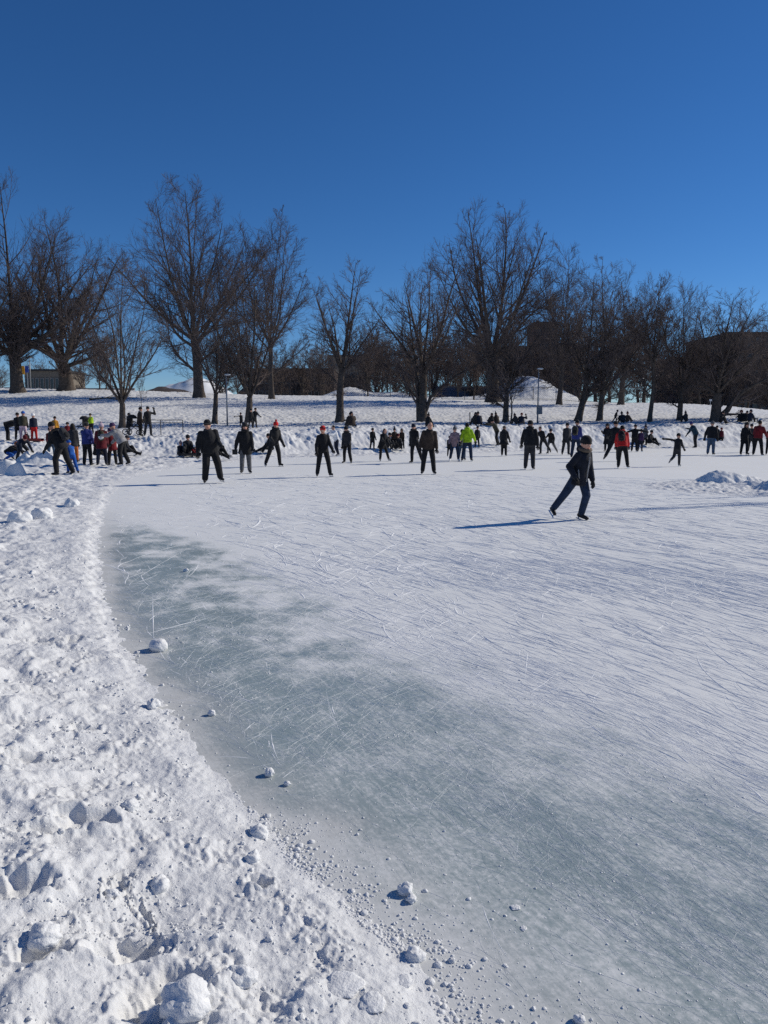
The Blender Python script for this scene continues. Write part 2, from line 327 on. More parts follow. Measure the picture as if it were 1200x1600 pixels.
# skate marks: curled ridges of shaved ice
def skate_marks():
    n1, n2, n3 = 19000, 14000, 11000
    r = np.concatenate([np.exp(rng.uniform(np.log(2.4), np.log(11), n1)), np.exp(rng.uniform(np.log(9), np.log(27), n2)), np.exp(rng.uniform(np.log(2.3), np.log(9), n3))]); n = n1 + n2 + n3; thin = np.arange(n) >= n1 + n2
    a = rng.uniform(-.55, .62, n); x0, y0 = r * np.sin(a), r * np.cos(a)
    sd = -rink_sd(x0, y0)
    main = rng.random(n) < .66
    th = np.where(main, R(118) + .10 * pn(x0 * .4, y0 * .4, 31) * 6 * .35 + rng.normal(0, .20, n), rng.uniform(0, np.pi, n))
    left = (x0 < .4 + .0 * y0) & (rng.random(n) < .45); th = np.where(left, rng.uniform(0, np.pi, n), th)
    Ln = np.clip(rng.lognormal(-.9, .7, n), .08, 2.6) * np.where(main, .80, .45) * np.clip(r / 7, .55, 1.3)
    cur = rng.normal(0, .95, n) * np.where(thin, 1.6, 1) / np.maximum(.4, Ln) * .5
    w = rng.uniform(.0022, .0058, n) * np.clip(r / 5, .5, 2.6) * rng.choice([.7, 1, 1.7], n, p=[.5, .38, .12]) * np.where(main, 1, .62); h = w * rng.uniform(.16, .42, n)
    # fewer over the smooth clear ice
    cl = ss(sd, .15, .5) * (1 - ss(sd, 1.5, 2.6)); ok = (sd > .25) & ((thin | (rng.random(n) > .86 * cl * (r < 14))) & ~(thin & (sd > 3.2)) & ~((r < 4.2) & (sd < .75) & (rng.random(n) < .93)))
    x0, y0, th, Ln, cur, w, h, r, cl = [q[ok] for q in (x0, y0, th, Ln, cur, w, h, r, cl)]; n = len(x0)
    th2 = thin[ok]; h = np.where(th2, .0006, h * (1 - .6 * cl)); w = np.where(th2, rng.uniform(.0006, .0016, n) * np.clip(r / 4, .7, 1.6), w); Ln = np.where(th2, np.clip(Ln * 1.6, .15, 2.2), Ln); w = w * (1 - .35 * cl)
    K = 9; t = np.linspace(0, 1, K)
    P = np.zeros((n, K, 2)); P[:, 0] = np.stack([x0, y0], -1); ang_ = th.copy()
    for k in range(1, K):
        P[:, k] = P[:, k - 1] + np.stack([np.cos(ang_), np.sin(ang_)], -1) * (Ln / (K - 1))[:, None]; ang_ = ang_ + cur * Ln / (K - 1)
    T = np.gradient(P, axis=1); T /= np.linalg.norm(T, axis=-1, keepdims=True); Nn = np.stack([-T[..., 1], T[..., 0]], -1)
    prof = np.sin(np.pi * np.clip(t, .02, .98)) ** .5 * (1 + .35 * rng.normal(0, 1, (n, K)).clip(-1.5, 1.5))
    Wd = w[:, None] * prof.clip(.15, 2); Ht = h[:, None] * prof.clip(.1, 2)
    A = np.concatenate([P + Nn * Wd[..., None], np.full((n, K, 1), -.001)], -1); B = np.concatenate([P, Ht[..., None]], -1); D = np.concatenate([P - Nn * Wd[..., None], np.full((n, K, 1), -.001)], -1)
    Vv = np.stack([A, B, D], 2).reshape(-1, 3)
    base = (np.arange(n)[:, None] * K + np.arange(K - 1)[None]).reshape(-1) * 3
    Qs = np.concatenate([np.stack([base, base + 3, base + 4, base + 1], -1), np.stack([base + 1, base + 4, base + 5, base + 2], -1)])
    o = link('skate_marks', mesh_np('skate_marks', Vv, Qs, False), mat('shaved_ice', (.82, .83, .84), .8, .06, 30, 0, 1, .2))
    tag(o, 'criss-cross skate blade marks scored all over the ice', 'skate marks', kind='stuff')
skate_marks()

# ------------------------------------------------------------------ loose snow
phi = (1 + 5 ** .5) / 2
ICO_V = np.array([(-1, phi, 0), (1, phi, 0), (-1, -phi, 0), (1, -phi, 0), (0, -1, phi), (0, 1, phi), (0, -1, -phi), (0, 1, -phi), (phi, 0, -1), (phi, 0, 1), (-phi, 0, -1), (-phi, 0, 1)]) / math.sqrt(1 + phi * phi)
ICO_F = np.array([(0, 11, 5), (0, 5, 1), (0, 1, 7), (0, 7, 10), (0, 10, 11), (1, 5, 9), (5, 11, 4), (11, 10, 2), (10, 7, 6), (7, 1, 8), (3, 9, 4), (3, 4, 2), (3, 2, 6), (3, 6, 8), (3, 8, 9), (4, 9, 5), (2, 4, 11), (6, 2, 10), (8, 6, 7), (9, 8, 1)])
def sub(Vv, Ff):
    Vl = [tuple(v) for v in Vv]; cache = {}; out = []
    def md(a, b):
        k = (min(a, b), max(a, b))
        if k not in cache:
            p = np.array(Vl[a]) + np.array(Vl[b]); p /= np.linalg.norm(p); Vl.append(tuple(p)); cache[k] = len(Vl) - 1
        return cache[k]
    for a, b, c in Ff:
        x, y, z = md(a, b), md(b, c), md(c, a); out += [(a, x, z), (b, y, x), (c, z, y), (x, y, z)]
    return np.array(Vl), np.array(out)
I1 = sub(ICO_V, ICO_F); I2 = sub(*I1); I3 = sub(*I2)
chunk_m = mat('loose_snow', (.76, .765, .77), .75, .04, 20, .4, 90, .25)
def crumbs():
    n = 40000
    r = np.exp(rng.uniform(np.log(1.9), np.log(16), n)); a = rng.uniform(-.60, .35, n); x, y = r * np.sin(a), r * np.cos(a)
    sd = rink_sd(x, y)
    clus = ss(pn(x * 2.2, y * 2.2, 41), -.05, .5)
    p = np.where(sd > 0, .10 + .6 * clus, .8 * np.exp(sd / (.07 + .20 * np.clip(4.3 - r, 0, 1.2))) * (.2 + clus) + .010 * np.exp(sd / .8))
    ok = rng.random(n) < p * np.clip(5 / r, .25, 1.3)
    x, y, r, sd = x[ok], y[ok], r[ok], sd[ok]; n = len(x)
    s = np.clip(rng.lognormal(-5.5, .52, n), .0022, .034) * np.clip(r / 4.5, .75, 2.2); s = np.where(sd < -.15, s * .62, s)
    z = np.maximum(H0(x, y), 0)
    big = s > .012
    Vs, Fs, k = [], [], 0
    for sel, (iv, if_) in ((big, I2), (~big, I1)):
        m = sel.sum()
        if not m: continue
        j = 1 + rng.normal(0, .10, (m, len(iv), 1)); sc3 = rng.uniform(.7, 1.25, (m, 1, 3)); sc3[..., 2] *= .8
        low = np.stack([pn(iv[None, :, 0] * 1.3 + q * 3.1, iv[None, :, 1] * 1.3 + iv[None, :, 2] + q, 3)[0] for q in range(40)])
        j = j + .35 * low[rng.integers(0, 40, m)][..., None]
        P = iv[None] * j * sc3 * s[sel][:, None, None] + np.stack([x[sel], y[sel], z[sel] + s[sel] * .22], -1)[:, None]
        Vs.append(P.reshape(-1, 3)); Fs.append((np.arange(m)[:, None, None] * len(iv) + if_[None]).reshape(-1, 3) + k); k += m * len(iv)
    o = link('snow_crumbs', mesh_np('snow_crumbs', np.concatenate(Vs), np.concatenate(Fs)), chunk_m)
    tag(o, 'loose crumbs of snow scattered on the bank and the ice edge', 'snow crumbs', kind='stuff')
    # granular apron on the ice close by
    n = 60000; r = np.exp(rng.uniform(np.log(2.1), np.log(4.2), n)); a = rng.uniform(-.35, .25, n); x, y = r * np.sin(a), r * np.cos(a); sd = -rink_sd(x, y)
    ok = (sd > -.05) & (sd < .8) & (rng.random(n) < np.exp(-np.maximum(sd, 0) / .085) * (.12 + .88 * ss(pn(x * 3, y * 3, 45), -.15, .35)) * (1 - ss(r, 3.1, 4.1))); x, y, r = x[ok], y[ok], r[ok]; n = len(x)
    s = np.clip(rng.lognormal(-5.75, .55, n), .0015, .015)
    j = 1 + rng.normal(0, .13, (n, len(I1[0]), 1)); P = I1[0][None] * j * s[:, None, None] * np.array([1.1, 1.1, .7]) + np.stack([x, y, np.maximum(H0(x, y), 0) + s * .1], -1)[:, None]
    o = link('snow_grit', mesh_np('snow_grit', P.reshape(-1, 3), (np.arange(n)[:, None, None] * len(I1[0]) + I1[1][None]).reshape(-1, 3)), chunk_m)
    tag(o, 'granular crumbled snow spilling from the bank onto the ice', 'snow crumbs', kind='stuff')
    # grains frozen to the clear ice
    n = 22000; r = np.exp(rng.uniform(np.log(2.3), np.log(8), n)); a = rng.uniform(-.35, .5, n); x, y = r * np.sin(a), r * np.cos(a); sd = -rink_sd(x, y)
    ok = (sd > .03) & (sd < 2.6) & (rng.random(n) < .25 + .75 * ss(pn(x * 1.7, y * 1.7, 44), -.1, .5)); x, y, r = x[ok], y[ok], r[ok]; n = len(x)
    s = np.clip(rng.lognormal(-6.55, .5, n), .0008, .006) * np.clip(r / 4, .7, 2)
    P = ICO_V[None] * (1 + rng.normal(0, .18, (n, 12, 1))) * s[:, None, None] * np.array([1.4, 1.4, .4]) + np.stack([x, y, s * .2], -1)[:, None]
    o = link('ice_grains', mesh_np('ice_grains', P.reshape(-1, 3), (np.arange(n)[:, None, None] * 12 + ICO_F[None]).reshape(-1, 3)), chunk_m)
    tag(o, 'tiny frost grains speckling the clear ice', 'ice grains', kind='stuff')
crumbs()
chunks = [(248, 1008, 26, 'large rounded snowball lying alone on the ice by the bank edge', 1), (331, 1114, 11, 'small snowball on grey ice below the large lone snowball', 1), (421, 1207, 15, 'clumpy snow nugget on ice beside a smaller nugget', 1),
          (449, 1224, 10, 'tiny snow nugget just right of the clumpy nugget on ice', 1), (634, 1388, 22, 'snowball at the edge of the crumbled snow with two smaller ones', 1), (643, 1404, 14, 'smaller snowball touching the snowball at the crumbled edge', 1),
          (376, 1520, 40, 'smooth round snow boulder with dark shadow on its left, near the bottom', 0), (536, 1535, 52, 'flat broken slab of snow near the bottom edge of the bank', 0), (292, 1552, 62, 'biggest snow boulder half buried at the bottom of the bank', 0),
          (582, 1562, 34, 'knobbly snow lump beside the flat broken slab', 0), (648, 1492, 26, 'grey snow lump among crumbs at the ice margin', 0), (632, 1535, 26, 'upright snow lump in the crumbs right of the flat slab', 0),
          (240, 1098, 20, 'round snow lump on the bank above the long straight bank edge', 0), (405, 1300, 30, 'snow clod beside a dark hole on the bank crest', 0), (203, 1255, 24, 'snow clod next to a deep boot hole', 0),
          (70, 1455, 40, 'pale snow boulder at the left border of the lower bank', 0), (250, 1378, 26, 'rounded snow clod between two cracks in the bank', 0), (175, 1400, 18, 'little snow clod left of the crack in the bank', 0),
          (240, 1590, 36, 'rounded snow lump cut by the bottom border of the photo', 0), (66, 800, 26, 'angular snow block with shaded side on the far trampled bank', 0), (30, 806, 30, 'angular snow block leaning beside another on the far trampled bank', 0),
          (112, 785, 20, 'snow block with shadow on the far end of the trampled bank', 0), (905, 1592, 14, 'lone snow crumb on ice at the bottom border', 1), (291, 891, 8, 'tiny snowball on the teal ice far along the bank', 1), (395, 1340, 22, 'snow lump rimming the dark hole in the bank', 0),
          (805, 1415, 12, 'white snow splat lying on the clear ice', 1), (818, 1448, 10, 'second white snow splat on the clear ice below the first', 1)]
for i, (px, py, dpx, lab, onice) in enumerate(chunks):
    p = at_z(px, py + dpx * .3) if onice else hit(px, py + dpx * .3)
    rad_ = dpx / 2 * np.linalg.norm(p - np.array([0, 0, EYE])) / F
    iv, if_ = I3; g = np.random.default_rng(100 + i)
    nz = pn(iv[:, 0] * 1.4 + i * 5.3, iv[:, 1] * 1.4 + iv[:, 2] * 1.1, 3) * (.24 if i else .12) + pn(iv[:, 0] * 3.4 + i, iv[:, 2] * 3.4 + iv[:, 1] * 2, 4) * (.10 if i else .06) + pn(iv[:, 0] * 8 + i, iv[:, 1] * 8 + iv[:, 2] * 6, 5) * .05
    s3 = np.array([g.uniform(.9, 1.1), g.uniform(.9, 1.1), g.uniform(.75, .95)]) * ((1, 1, .25) if 'splat' in lab or 'slab' in lab else (1, 1, 1))
    Pv = iv * (1 + nz)[:, None] * s3 * rad_
    o = link('snow_chunk', mesh_np('snow_chunk', Pv, if_), chunk_m, None, (p[0], p[1], p[2] + rad_ * (.62 if onice else .18) * s3[2]))
    tag(o, lab, 'snow chunk', 'loose chunks of snow on the bank and ice')

def patch_mound(name, label, cx, cy, w, d, fn, res=.05):
    xs = np.arange(-w, w + res, res); ys = np.arange(-d, d + res, res); GX, GY = np.meshgrid(xs, ys)
    GZ = fn(GX, GY); GZ = np.where((np.abs(GX) > w - res) | (np.abs(GY) > d - res), -.05, GZ)
    o = link(name, mesh_np(name, np.stack([GX, GY, GZ], -1).reshape(-1, 3), grid_np(len(ys), len(xs))), snow, None, (cx, cy, 0))
    tag(o, label, 'snow pile'); return o
def g2(x, y, cx, cy, sx, sy, h): return h * np.exp(-((x - cx) / sx) ** 2 - ((y - cy) / sy) ** 2)
p = at_z(1185, 765)
def cone(x, y, cx, cy, sl, sr, sf, sb, h):
    dx, dy = x - cx, y - cy
    r = np.sqrt((dx / np.where(dx < 0, sl, sr)) ** 2 + (dy / np.where(dy < 0, sf, sb)) ** 2)
    return h * np.clip(1.08 - r, 0, 1) ** .9
def pile_fn(x, y):
    wx = x + .10 * pn(x * 2.5, y * 2.5, 55); wy = y + .12 * pn(x * 2.5 + 7, y * 2.5, 56)
    e = 1 - ss(np.sqrt((wx / 3.6) ** 2 + ((wy - .6) / 3.3) ** 2), .6, 1.0)
    z = cone(wx, wy, -.22, 2.3, .42, 1.6, .50, 1.2, .36) + cone(wx, wy, .75, -.35, .85, 2.6, .6, 1.3, .40) + cone(wx, wy, .35, 1.1, .35, .9, .4, .6, .14) + .05
    z = z + pn(x * 2, y * 2, 51) * .03 + (np.abs(pn(x * 4.5, y * 4.5, 52)) - .25) * .07 + pn(x * 9, y * 9, 53) * .025
    return z * e - .03
patch_mound('snow_pile', 'long ridged pile of ploughed snow standing on the ice, blue in shade', p[0], p[1], 3.8, 4.0, pile_fn, .045)

# ------------------------------------------------------------------ trees
bark = mat('bark', (.095, .077, .064), .9, .35, 5, .6, 18, .15)
twigm = mat('twigs', (.125, .100, .092), .9, .3, 2, 0, 1, .1)
def tubes(P, Rr, s):
    m, K, _ = P.shape
    T = np.gradient(P, axis=1); T /= np.maximum(np.linalg.norm(T, axis=-1, keepdims=True), 1e-9)
    ref = np.where(np.abs(T[:, :1, 2:3]) < .8, np.array([0, 0, 1.]), np.array([1., 0, 0])); ref = np.broadcast_to(ref, T.shape)
    u = np.cross(T, ref); u /= np.maximum(np.linalg.norm(u, axis=-1, keepdims=True), 1e-9); w = np.cross(T, u)
    a = np.arange(s) * 2 * np.pi / s
    Vv = P[:, :, None] + (u[:, :, None] * np.cos(a)[:, None] + w[:, :, None] * np.sin(a)[:, None]) * Rr[:, :, None, None]
    b = (np.arange(m)[:, None, None] * K + np.arange(K - 1)[None, :, None]) * s
    i = np.arange(s)[None, None]; j = (i + 1) % s
    Qs = np.stack(np.broadcast_arrays(b + i, b + j, b + s + j, b + s + i), -1).reshape(-1, 4)
    return Vv.reshape(-1, 3), Qs
def grow(start, d0, L, K, trop, wig, g):
    m = len(L); P = np.zeros((m, K, 3)); P[:, 0] = start; d = d0 / np.linalg.norm(d0, axis=-1, keepdims=True)
    for k in range(1, K):
        d = d + g.normal(0, wig, (m, 3)) + np.array([0, 0, 1.]) * np.asarray(trop).reshape(-1, 1)
        d /= np.linalg.norm(d, axis=-1, keepdims=True); P[:, k] = P[:, k - 1] + d * (L / (K - 1))[:, None]
    return P
def kids(P, Rr, L, n, t0, t1, a0, a1, lr, taper, K, trop, wig, rr, g):
    m, K0, _ = P.shape; N = m * n; pi = np.repeat(np.arange(m), n)
    t = t0 + (t1 - t0) * (np.tile(np.arange(n), m) + g.random(N)) / n
    f = t * (K0 - 1); k = np.minimum(f.astype(int), K0 - 2); fr = (f - k)[:, None]
    st = P[pi, k] * (1 - fr) + P[pi, k + 1] * fr; T = P[pi, k + 1] - P[pi, k]; T /= np.maximum(np.linalg.norm(T, axis=-1, keepdims=True), 1e-9)
    q = g.normal(0, 1, (N, 3)); q -= (q * T).sum(-1, keepdims=True) * T; q /= np.linalg.norm(q, axis=-1, keepdims=True)
    a = g.uniform(a0, a1, N)[:, None]; d = np.cos(a) * T + np.sin(a) * q
    Lk = L[pi] * lr * (1 - taper * t) * g.uniform(.6, 1.25, N)
    rs = (Rr[pi, k] * (1 - fr[:, 0]) + Rr[pi, k + 1] * fr[:, 0]) * rr
    return grow(st, d, Lk, K, trop, wig, g), rs, Lk
def gen_tree(seed, H, W, th, tr, nst=7, sp=.55, lv=(9, 7, 5), leader=True, lean=0.0, low=0, rmin=.011, extra=()):
    g = np.random.default_rng(seed)
    tp = grow(np.zeros((1, 3)), np.array([[lean, 0, 1.]]), np.array([H * th]), 8, .02, .035, g)
    trr = (tr * np.linspace(1, .72, 8))[None].copy(); trr[0, 0] *= 1.35; trr[0, 1] *= 1.05
    top = tp[0, -1]
    az = np.arange(nst) * 2.4 + g.uniform(0, 6); inc = sp * np.sqrt((np.arange(nst) + .4) / nst) * g.uniform(.8, 1.15, nst)
    if leader: inc[0] = .06
    d = np.stack([np.sin(inc) * np.cos(az), np.sin(inc) * np.sin(az), np.cos(inc)], -1)
    st = np.where(np.arange(nst)[:, None] % 2 == 0, top, tp[0, -2] * .55 + top * .45) 
    Ls = H * (1 - th) * np.where(np.arange(nst) == 0, 1.0, g.uniform(.72, 1.0, nst)) * (1 - .15 * inc)
    zc = H * (.5 + .15 * th); ph = g.uniform(0, 6.28, 4)
    def ins(P, k):
        az_ = np.arctan2(P[..., 1], P[..., 0] - lean * H * .3)
        ra = W / 2 * k * (1.0 + .10 * np.sin(az_ * 3 + ph[0] + P[..., 2] / H * 4) + .08 * np.sin(az_ * 7 + ph[1] + P[..., 2] / H * 9)); up = H * k * (1.0 + .05 * np.sin(az_ * 2 + ph[2])) - zc; dn = zc - H * th * .6
        zz = (P[..., 2] - zc) / np.where(P[..., 2] > zc, up, dn); zz = np.where((zz < 0) & (np.hypot(P[..., 0], P[..., 1]) < W * .22), 0, zz)
        return (np.hypot(P[..., 0] - lean * H * .3, P[..., 1]) / ra) ** 2.2 + np.abs(zz) ** 2.2 < 1.0
    def cut(P, k):
        m, K, _ = P.shape; out = ~ins(P, k); first = np.where(out.any(1), out.argmax(1), K - 1)
        kf = np.clip(first - g.uniform(0, 1, m), .6, K - 1); t = np.linspace(0, 1, K)[None] * kf[:, None]; i = np.minimum(t.astype(int), K - 2); f = (t - i)[..., None]; r = np.arange(m)[:, None]
        return P[r, i] * (1 - f) + P[r, i + 1] * f, kf / (K - 1)
    r0 = tr * .72 / math.sqrt(nst) * 1.35 * g.uniform(.75, 1.2, nst)
    sP = grow(st, d, Ls * 1.12, 14, .03, .05, g)
    if low:
        lt = np.linspace(.45, .9, low); k = (lt * 7).astype(int); az2 = g.uniform(0, 6.28, low)
        ld = np.stack([np.cos(az2), np.sin(az2), np.full(low, .55)], -1); lL = H * .36 * g.uniform(.7, 1.1, low)
        sP = np.concatenate([sP, grow(tp[0, k], ld, lL, 14, .03, .08, g)]); Ls = np.concatenate([Ls * 1.12, lL]); r0 = np.concatenate([r0, np.full(low, tr * .3)])
    sP, q = cut(sP, .97); Ls = Ls[:len(q)] * q if low else Ls * 1.12 * q
    sR = r0[:, None] * np.linspace(1, .14, 14)[None]
    for (pts, r_) in extra:
        c = np.asarray(pts, float) * H; s_ = np.linspace(0, len(c) - 1, 14); kk = np.minimum(s_.astype(int), len(c) - 2); q = (c[kk] + (c[kk + 1] - c[kk]) * (s_ - kk)[:, None]) + g.normal(0, .006 * H, (14, 3)) * np.linspace(0, 1, 14)[:, None]
        sP = np.concatenate([sP, q[None]]); sR = np.concatenate([sR, (r_ * np.linspace(1, .18, 14))[None]]); Ls = np.concatenate([Ls, [np.linalg.norm(np.diff(c, axis=0), axis=1).sum()]])
    bP, br, bL = kids(sP, sR, Ls, lv[0], .10, 1.0, .45, 1.1, .46, .5, 9, .045, .07, .5, g); bP, q = cut(bP, 1.0); bL = bL * q; bR = np.maximum(br, .016)[:, None] * np.linspace(1, .3, 9)[None]
    cP, cr, cL = kids(bP, bR, bL, lv[1], .10, 1.0, .4, .95, .55, .35, 7, .04, .06, .6, g); cP, q = cut(cP, 1.02); cL = cL * q; cR = np.maximum(np.minimum(cr, .022), rmin * 1.3)[:, None] * np.linspace(1, .55, 7)[None]
    dP, dr, dL = kids(cP, cR, cL, lv[2], .1, 1.0, .35, .9, .65, .3, 4, .03, .06, .7, g); dP, q = cut(dP, 1.05); dR = np.full((len(dL), 1), rmin) * np.linspace(1, .6, 4)[None]
    Vv, Qs, k = [], [], 0
    for P, r_, s in ((tp, trr, 10), (sP, sR, 7)):
        v, q = tubes(P, r_, s); Vv.append(v); Qs.append(q + k); k += len(v)
    tm = mesh_np('trunk', np.concatenate(Vv), np.concatenate(Qs)); tm.materials.append(bark)
    Vv, Qs, k = [], [], 0
    for P, r_, s in ((bP, bR, 5), (cP, cR, 3), (dP, dR, 3)):
        v, q = tubes(P, r_, s); Vv.append(v); Qs.append(q + k); k += len(v)
    cm = mesh_np('crown', np.concatenate(Vv), np.concatenate(Qs)); cm.materials.append(twigm)
    return tm, cm
def place_tree(name, label, meshes, loc, rz=0, sc3=None, group='bare winter trees'):
    e = empty(name, loc, rz); tag(e, label, 'tree', group)
    if sc3: e.scale = sc3
    link('trunk', meshes[0], None, e); link('crown', meshes[1], None, e)
    return e
D_ = 1218.0
# px, base py (info), ytop, width px, dist, trunk fraction, trunk px width, stems, spread, levels, low, lean, label
TREES = [
 (30, 300, 330, 80, .20, 22, 11, .85, (13, 8, 6), 3, 0, 'huge bare maple with a thick trunk and wide crown on the slope top', 1),
 (106, 355, 200, 83, .16, 25, 9, .62, (11, 8, 5), 2, 0, 'stout many-stemmed bare tree beside the huge maple on the slope top', 2),
 (190, 400, 165, 53, .15, 11, 7, .42, (9, 7, 5), 0, .03, 'vase-shaped bare tree with low fork beside the woman with the stroller', 3),
 (312, 276, 235, 79, .26, 17, 10, .62, (13, 8, 6), 3, 0, 'tallest bare tree with rounded crown on the slope crest', 4),
 (335, 425, 160, 59, .20, 9, 8, .46, (9, 7, 5), 0, .01, 'slender bare tree with low fork standing in front of the tallest tree', 5),
 (388, 400, 165, 59.5, .16, 12, 8, .52, (9, 7, 5), 0, .06, 'bare tree forking low and leaning right, beside two people in dark coats', 6),
 (425, 345, 150, 80, .28, 9, 8, .50, (11, 7, 6), 3, .0, 'tall open bare tree with straight trunk behind the right-leaning tree', 7),
 (531, 412, 130, 59.5, .34, 13, 6, .50, (8, 6, 5), 2, .05, 'bare tree with a sawn stub and sparse upright branches, alone in mid-slope', 8),
 (660, 405, 175, 59.5, .30, 16, 7, .58, (9, 7, 5), 2, .0, 'twin-trunked bare tree with one long low branch reaching right', 9),
 (770, 336, 215, 82, .24, 22, 10, .60, (12, 8, 6), 3, .0, 'large bare tree with massive trunk and spiky crown on the slope crest', 10),
 (790, 470, 125, 59, .26, 10, 8, .55, (10, 8, 6), 4, .0, 'bushy twiggy young tree in front of the massive spiky tree', 11),
 (873, 395, 130, 80, .24, 9, 8, .45, (11, 7, 6), 2, .0, 'straight dark tree behind the grey lamp post', 12),
 (903, 425, 150, 59.5, .30, 11, 7, .50, (9, 7, 5), 2, .18, 'crooked bare tree with a trunk curving to the right', 13),
 (937, 415, 130, 59.5, .20, 10, 8, .50, (10, 7, 5), 2, .02, 'bare tree with upright straight trunk next to the crooked tree', 14),
 (969, 415, 150, 81, .20, 10, 9, .50, (11, 7, 6), 3, .0, 'dense bare tree on the crest behind the walking person', 15),
 (1015, 452, 100, 59, .45, 7, 6, .42, (10, 7, 5), 5, .0, 'thin pole-like bare tree without low forks on the right slope', 16),
 (1062, 440, 130, 59.5, .22, 9, 8, .5, (10, 8, 5), 3, .03, 'bare tree with twiggy skirt of low shoots on the right slope', 17),
 (1118, 450, 190, 59, .22, 17, 8, .62, (10, 8, 5), 2, .0, 'thick bare tree forking at the ground with a limb reaching right', 18),
 (1215, 455, 150, 62, .25, 13, 8, .55, (10, 7, 5), 3, .0, 'bare tree reaching in from the right border of the photo', 19),
 (-45, 325, 190, 76, .25, 18, 9, .6, (11, 8, 5), 2, .0, 'bare tree reaching in from the left border of the photo', 20),
]
for px, ytop, wpx, d, th, tpx, nst, sp_, lv, low, lean, lab, seed in TREES:
    lv = (lv[0] + 4, lv[1] + 2, lv[2] + 2); sp_ *= 1.5; wpx *= 1.15 if d > 70 else 1.08
    x = (px - 600) / D_ * d; z = HZ(x, d); Ht = EYE + (650 - ytop) * d / D_ - z
    extra = ()
    if seed == 9: extra = (([(.01, 0, .03), (.05, -.02, .16), (.18, -.04, .27), (.33, -.05, .34), (.46, -.05, .44)], .16), ([(-.02, 0, 0), (-.03, 0, .2), (-.05, .02, .42), (-.09, .02, .7)], .22))
    if seed == 18: extra = (([(.02, 0, .02), (.09, 0, .10), (.17, -.01, .22), (.30, -.02, .30), (.46, -.02, .36)], .26),)
    if seed == 8: extra = (([(.02, 0, .30), (.06, 0, .38), (.065, 0, .60)], .13), ([(-.02, 0, .25), (-.10, 0, .33), (-.2, 0, .36)], .08))
    if seed == 1: extra = (([(.01, 0, .19), (.10, -.02, .24), (.24, -.03, .34), (.38, -.02, .50)], .42), ([(-.01, 0, .19), (-.10, -.02, .24), (-.26, 0, .30)], .36))
    if seed == 13: extra = (([(.03, 0, .12), (.075, 0, .22), (.16, 0, .30), (.2, 0, .45)], .2),)
    ms = gen_tree(seed * 7 + 3, Ht, wpx * d / D_, th, tpx / 2 * d / D_, nst, sp_, lv, True, lean, low, .0065 if d < 70 else .0085, extra)
    place_tree('bare_tree', lab, ms, (x, d, z - .08), 0, (1, .62, 1) if d > 70 else None)
# small saplings and the thicket beyond the crest share a few meshes
protos = [gen_tree(200 + i, 9.0, 6.5, .18, .16, 8, .55, (10, 7, 5), True, 0, 3, .014) for i in range(5)]
sap = [gen_tree(300 + i, 5.0, 2.0, .3, .05, 4, .4, (6, 5, 3), True, 0, 2, .012) for i in range(2)]
g = np.random.default_rng(77)
for px, d, h in ((158, 88, 7), (168, 87, 6), (575, 93, 8), (500, 92, 7), (605, 100, 9), (640, 96, 8), (740, 90, 7.5), (715, 98, 8)):
    x = (px - 600) / D_ * d
    place_tree('bare_tree', 'bare young tree standing along the fence on the slope top', protos[int(g.integers(5))], (x, d, HZ(x, d) - .05), g.uniform(0, 6), (h / 9 * .75, h / 9 * .75, h / 9), 'young trees along the fence')
n = 0
for px in list(range(340, 620, 20)) + list(range(600, 1290, 17)) + [70, 130, 10]:
    d = g.uniform(100, 150); h = g.uniform(8, 12.5) if px > 560 else g.uniform(6, 8.5); x = (px + g.uniform(-8, 8) - 600) / D_ * d
    if 180 < px < 330: continue
    if px > 1100: h *= .8
    place_tree('bare_tree', 'bare tree in the dense dark thicket behind the snowy slope', protos[int(g.integers(5))], (x, d, HZ(x, d) - .05), g.uniform(0, 6), (h / 9 * 1.25, h / 9 * 1.25, h / 9), 'thicket behind the slope'); n += 1
x, d = (222 - 600) / D_ * 66, 66
place_tree('sapling', 'thin dark sapling on the slope above the waving man', sap[0], (x, d, HZ(x, d) - .05), 0, (.5, .5, .75), 'saplings on the slope')
x, d = (798 - 600) / D_ * 55.5, 55.5
place_tree('sapling', 'sapling leaning from the foot of the bushy twiggy tree', sap[1], (x, d, HZ(x, d) - .05), 1, (1.3, 1.3, 1.0), 'saplings on the slope')
# trees of the island off to the right, whose shadows cross the ice
for (x, y, h, k) in ((18.4, 21.6, 9.5, 0), (19.6, 23.6, 8.0, 1), (20.0, 20.3, 7.5, 0)):
    place_tree('bare_tree', 'slim bare tree beyond the right border whose shadow streaks the ice', sap[k], (x, y, 0), k, (.55, .55, h / 5), 'trees right of the frame')
# fallen branch on the slope
fb = gen_tree(411, 4.6, 1.6, .35, .09, 4, .45, (4, 3, 2), True, 0.0, 1, .012)
p = hit(140, 626); e = empty('fallen_branch', (p[0], p[1], p[2] + .12)); e.rotation_euler = (0, R(88), R(8)); tag(e, 'dark fallen branch lying on the snowy slope', 'branch')
link('trunk', fb[0], None, e); link('crown', fb[1], None, e)

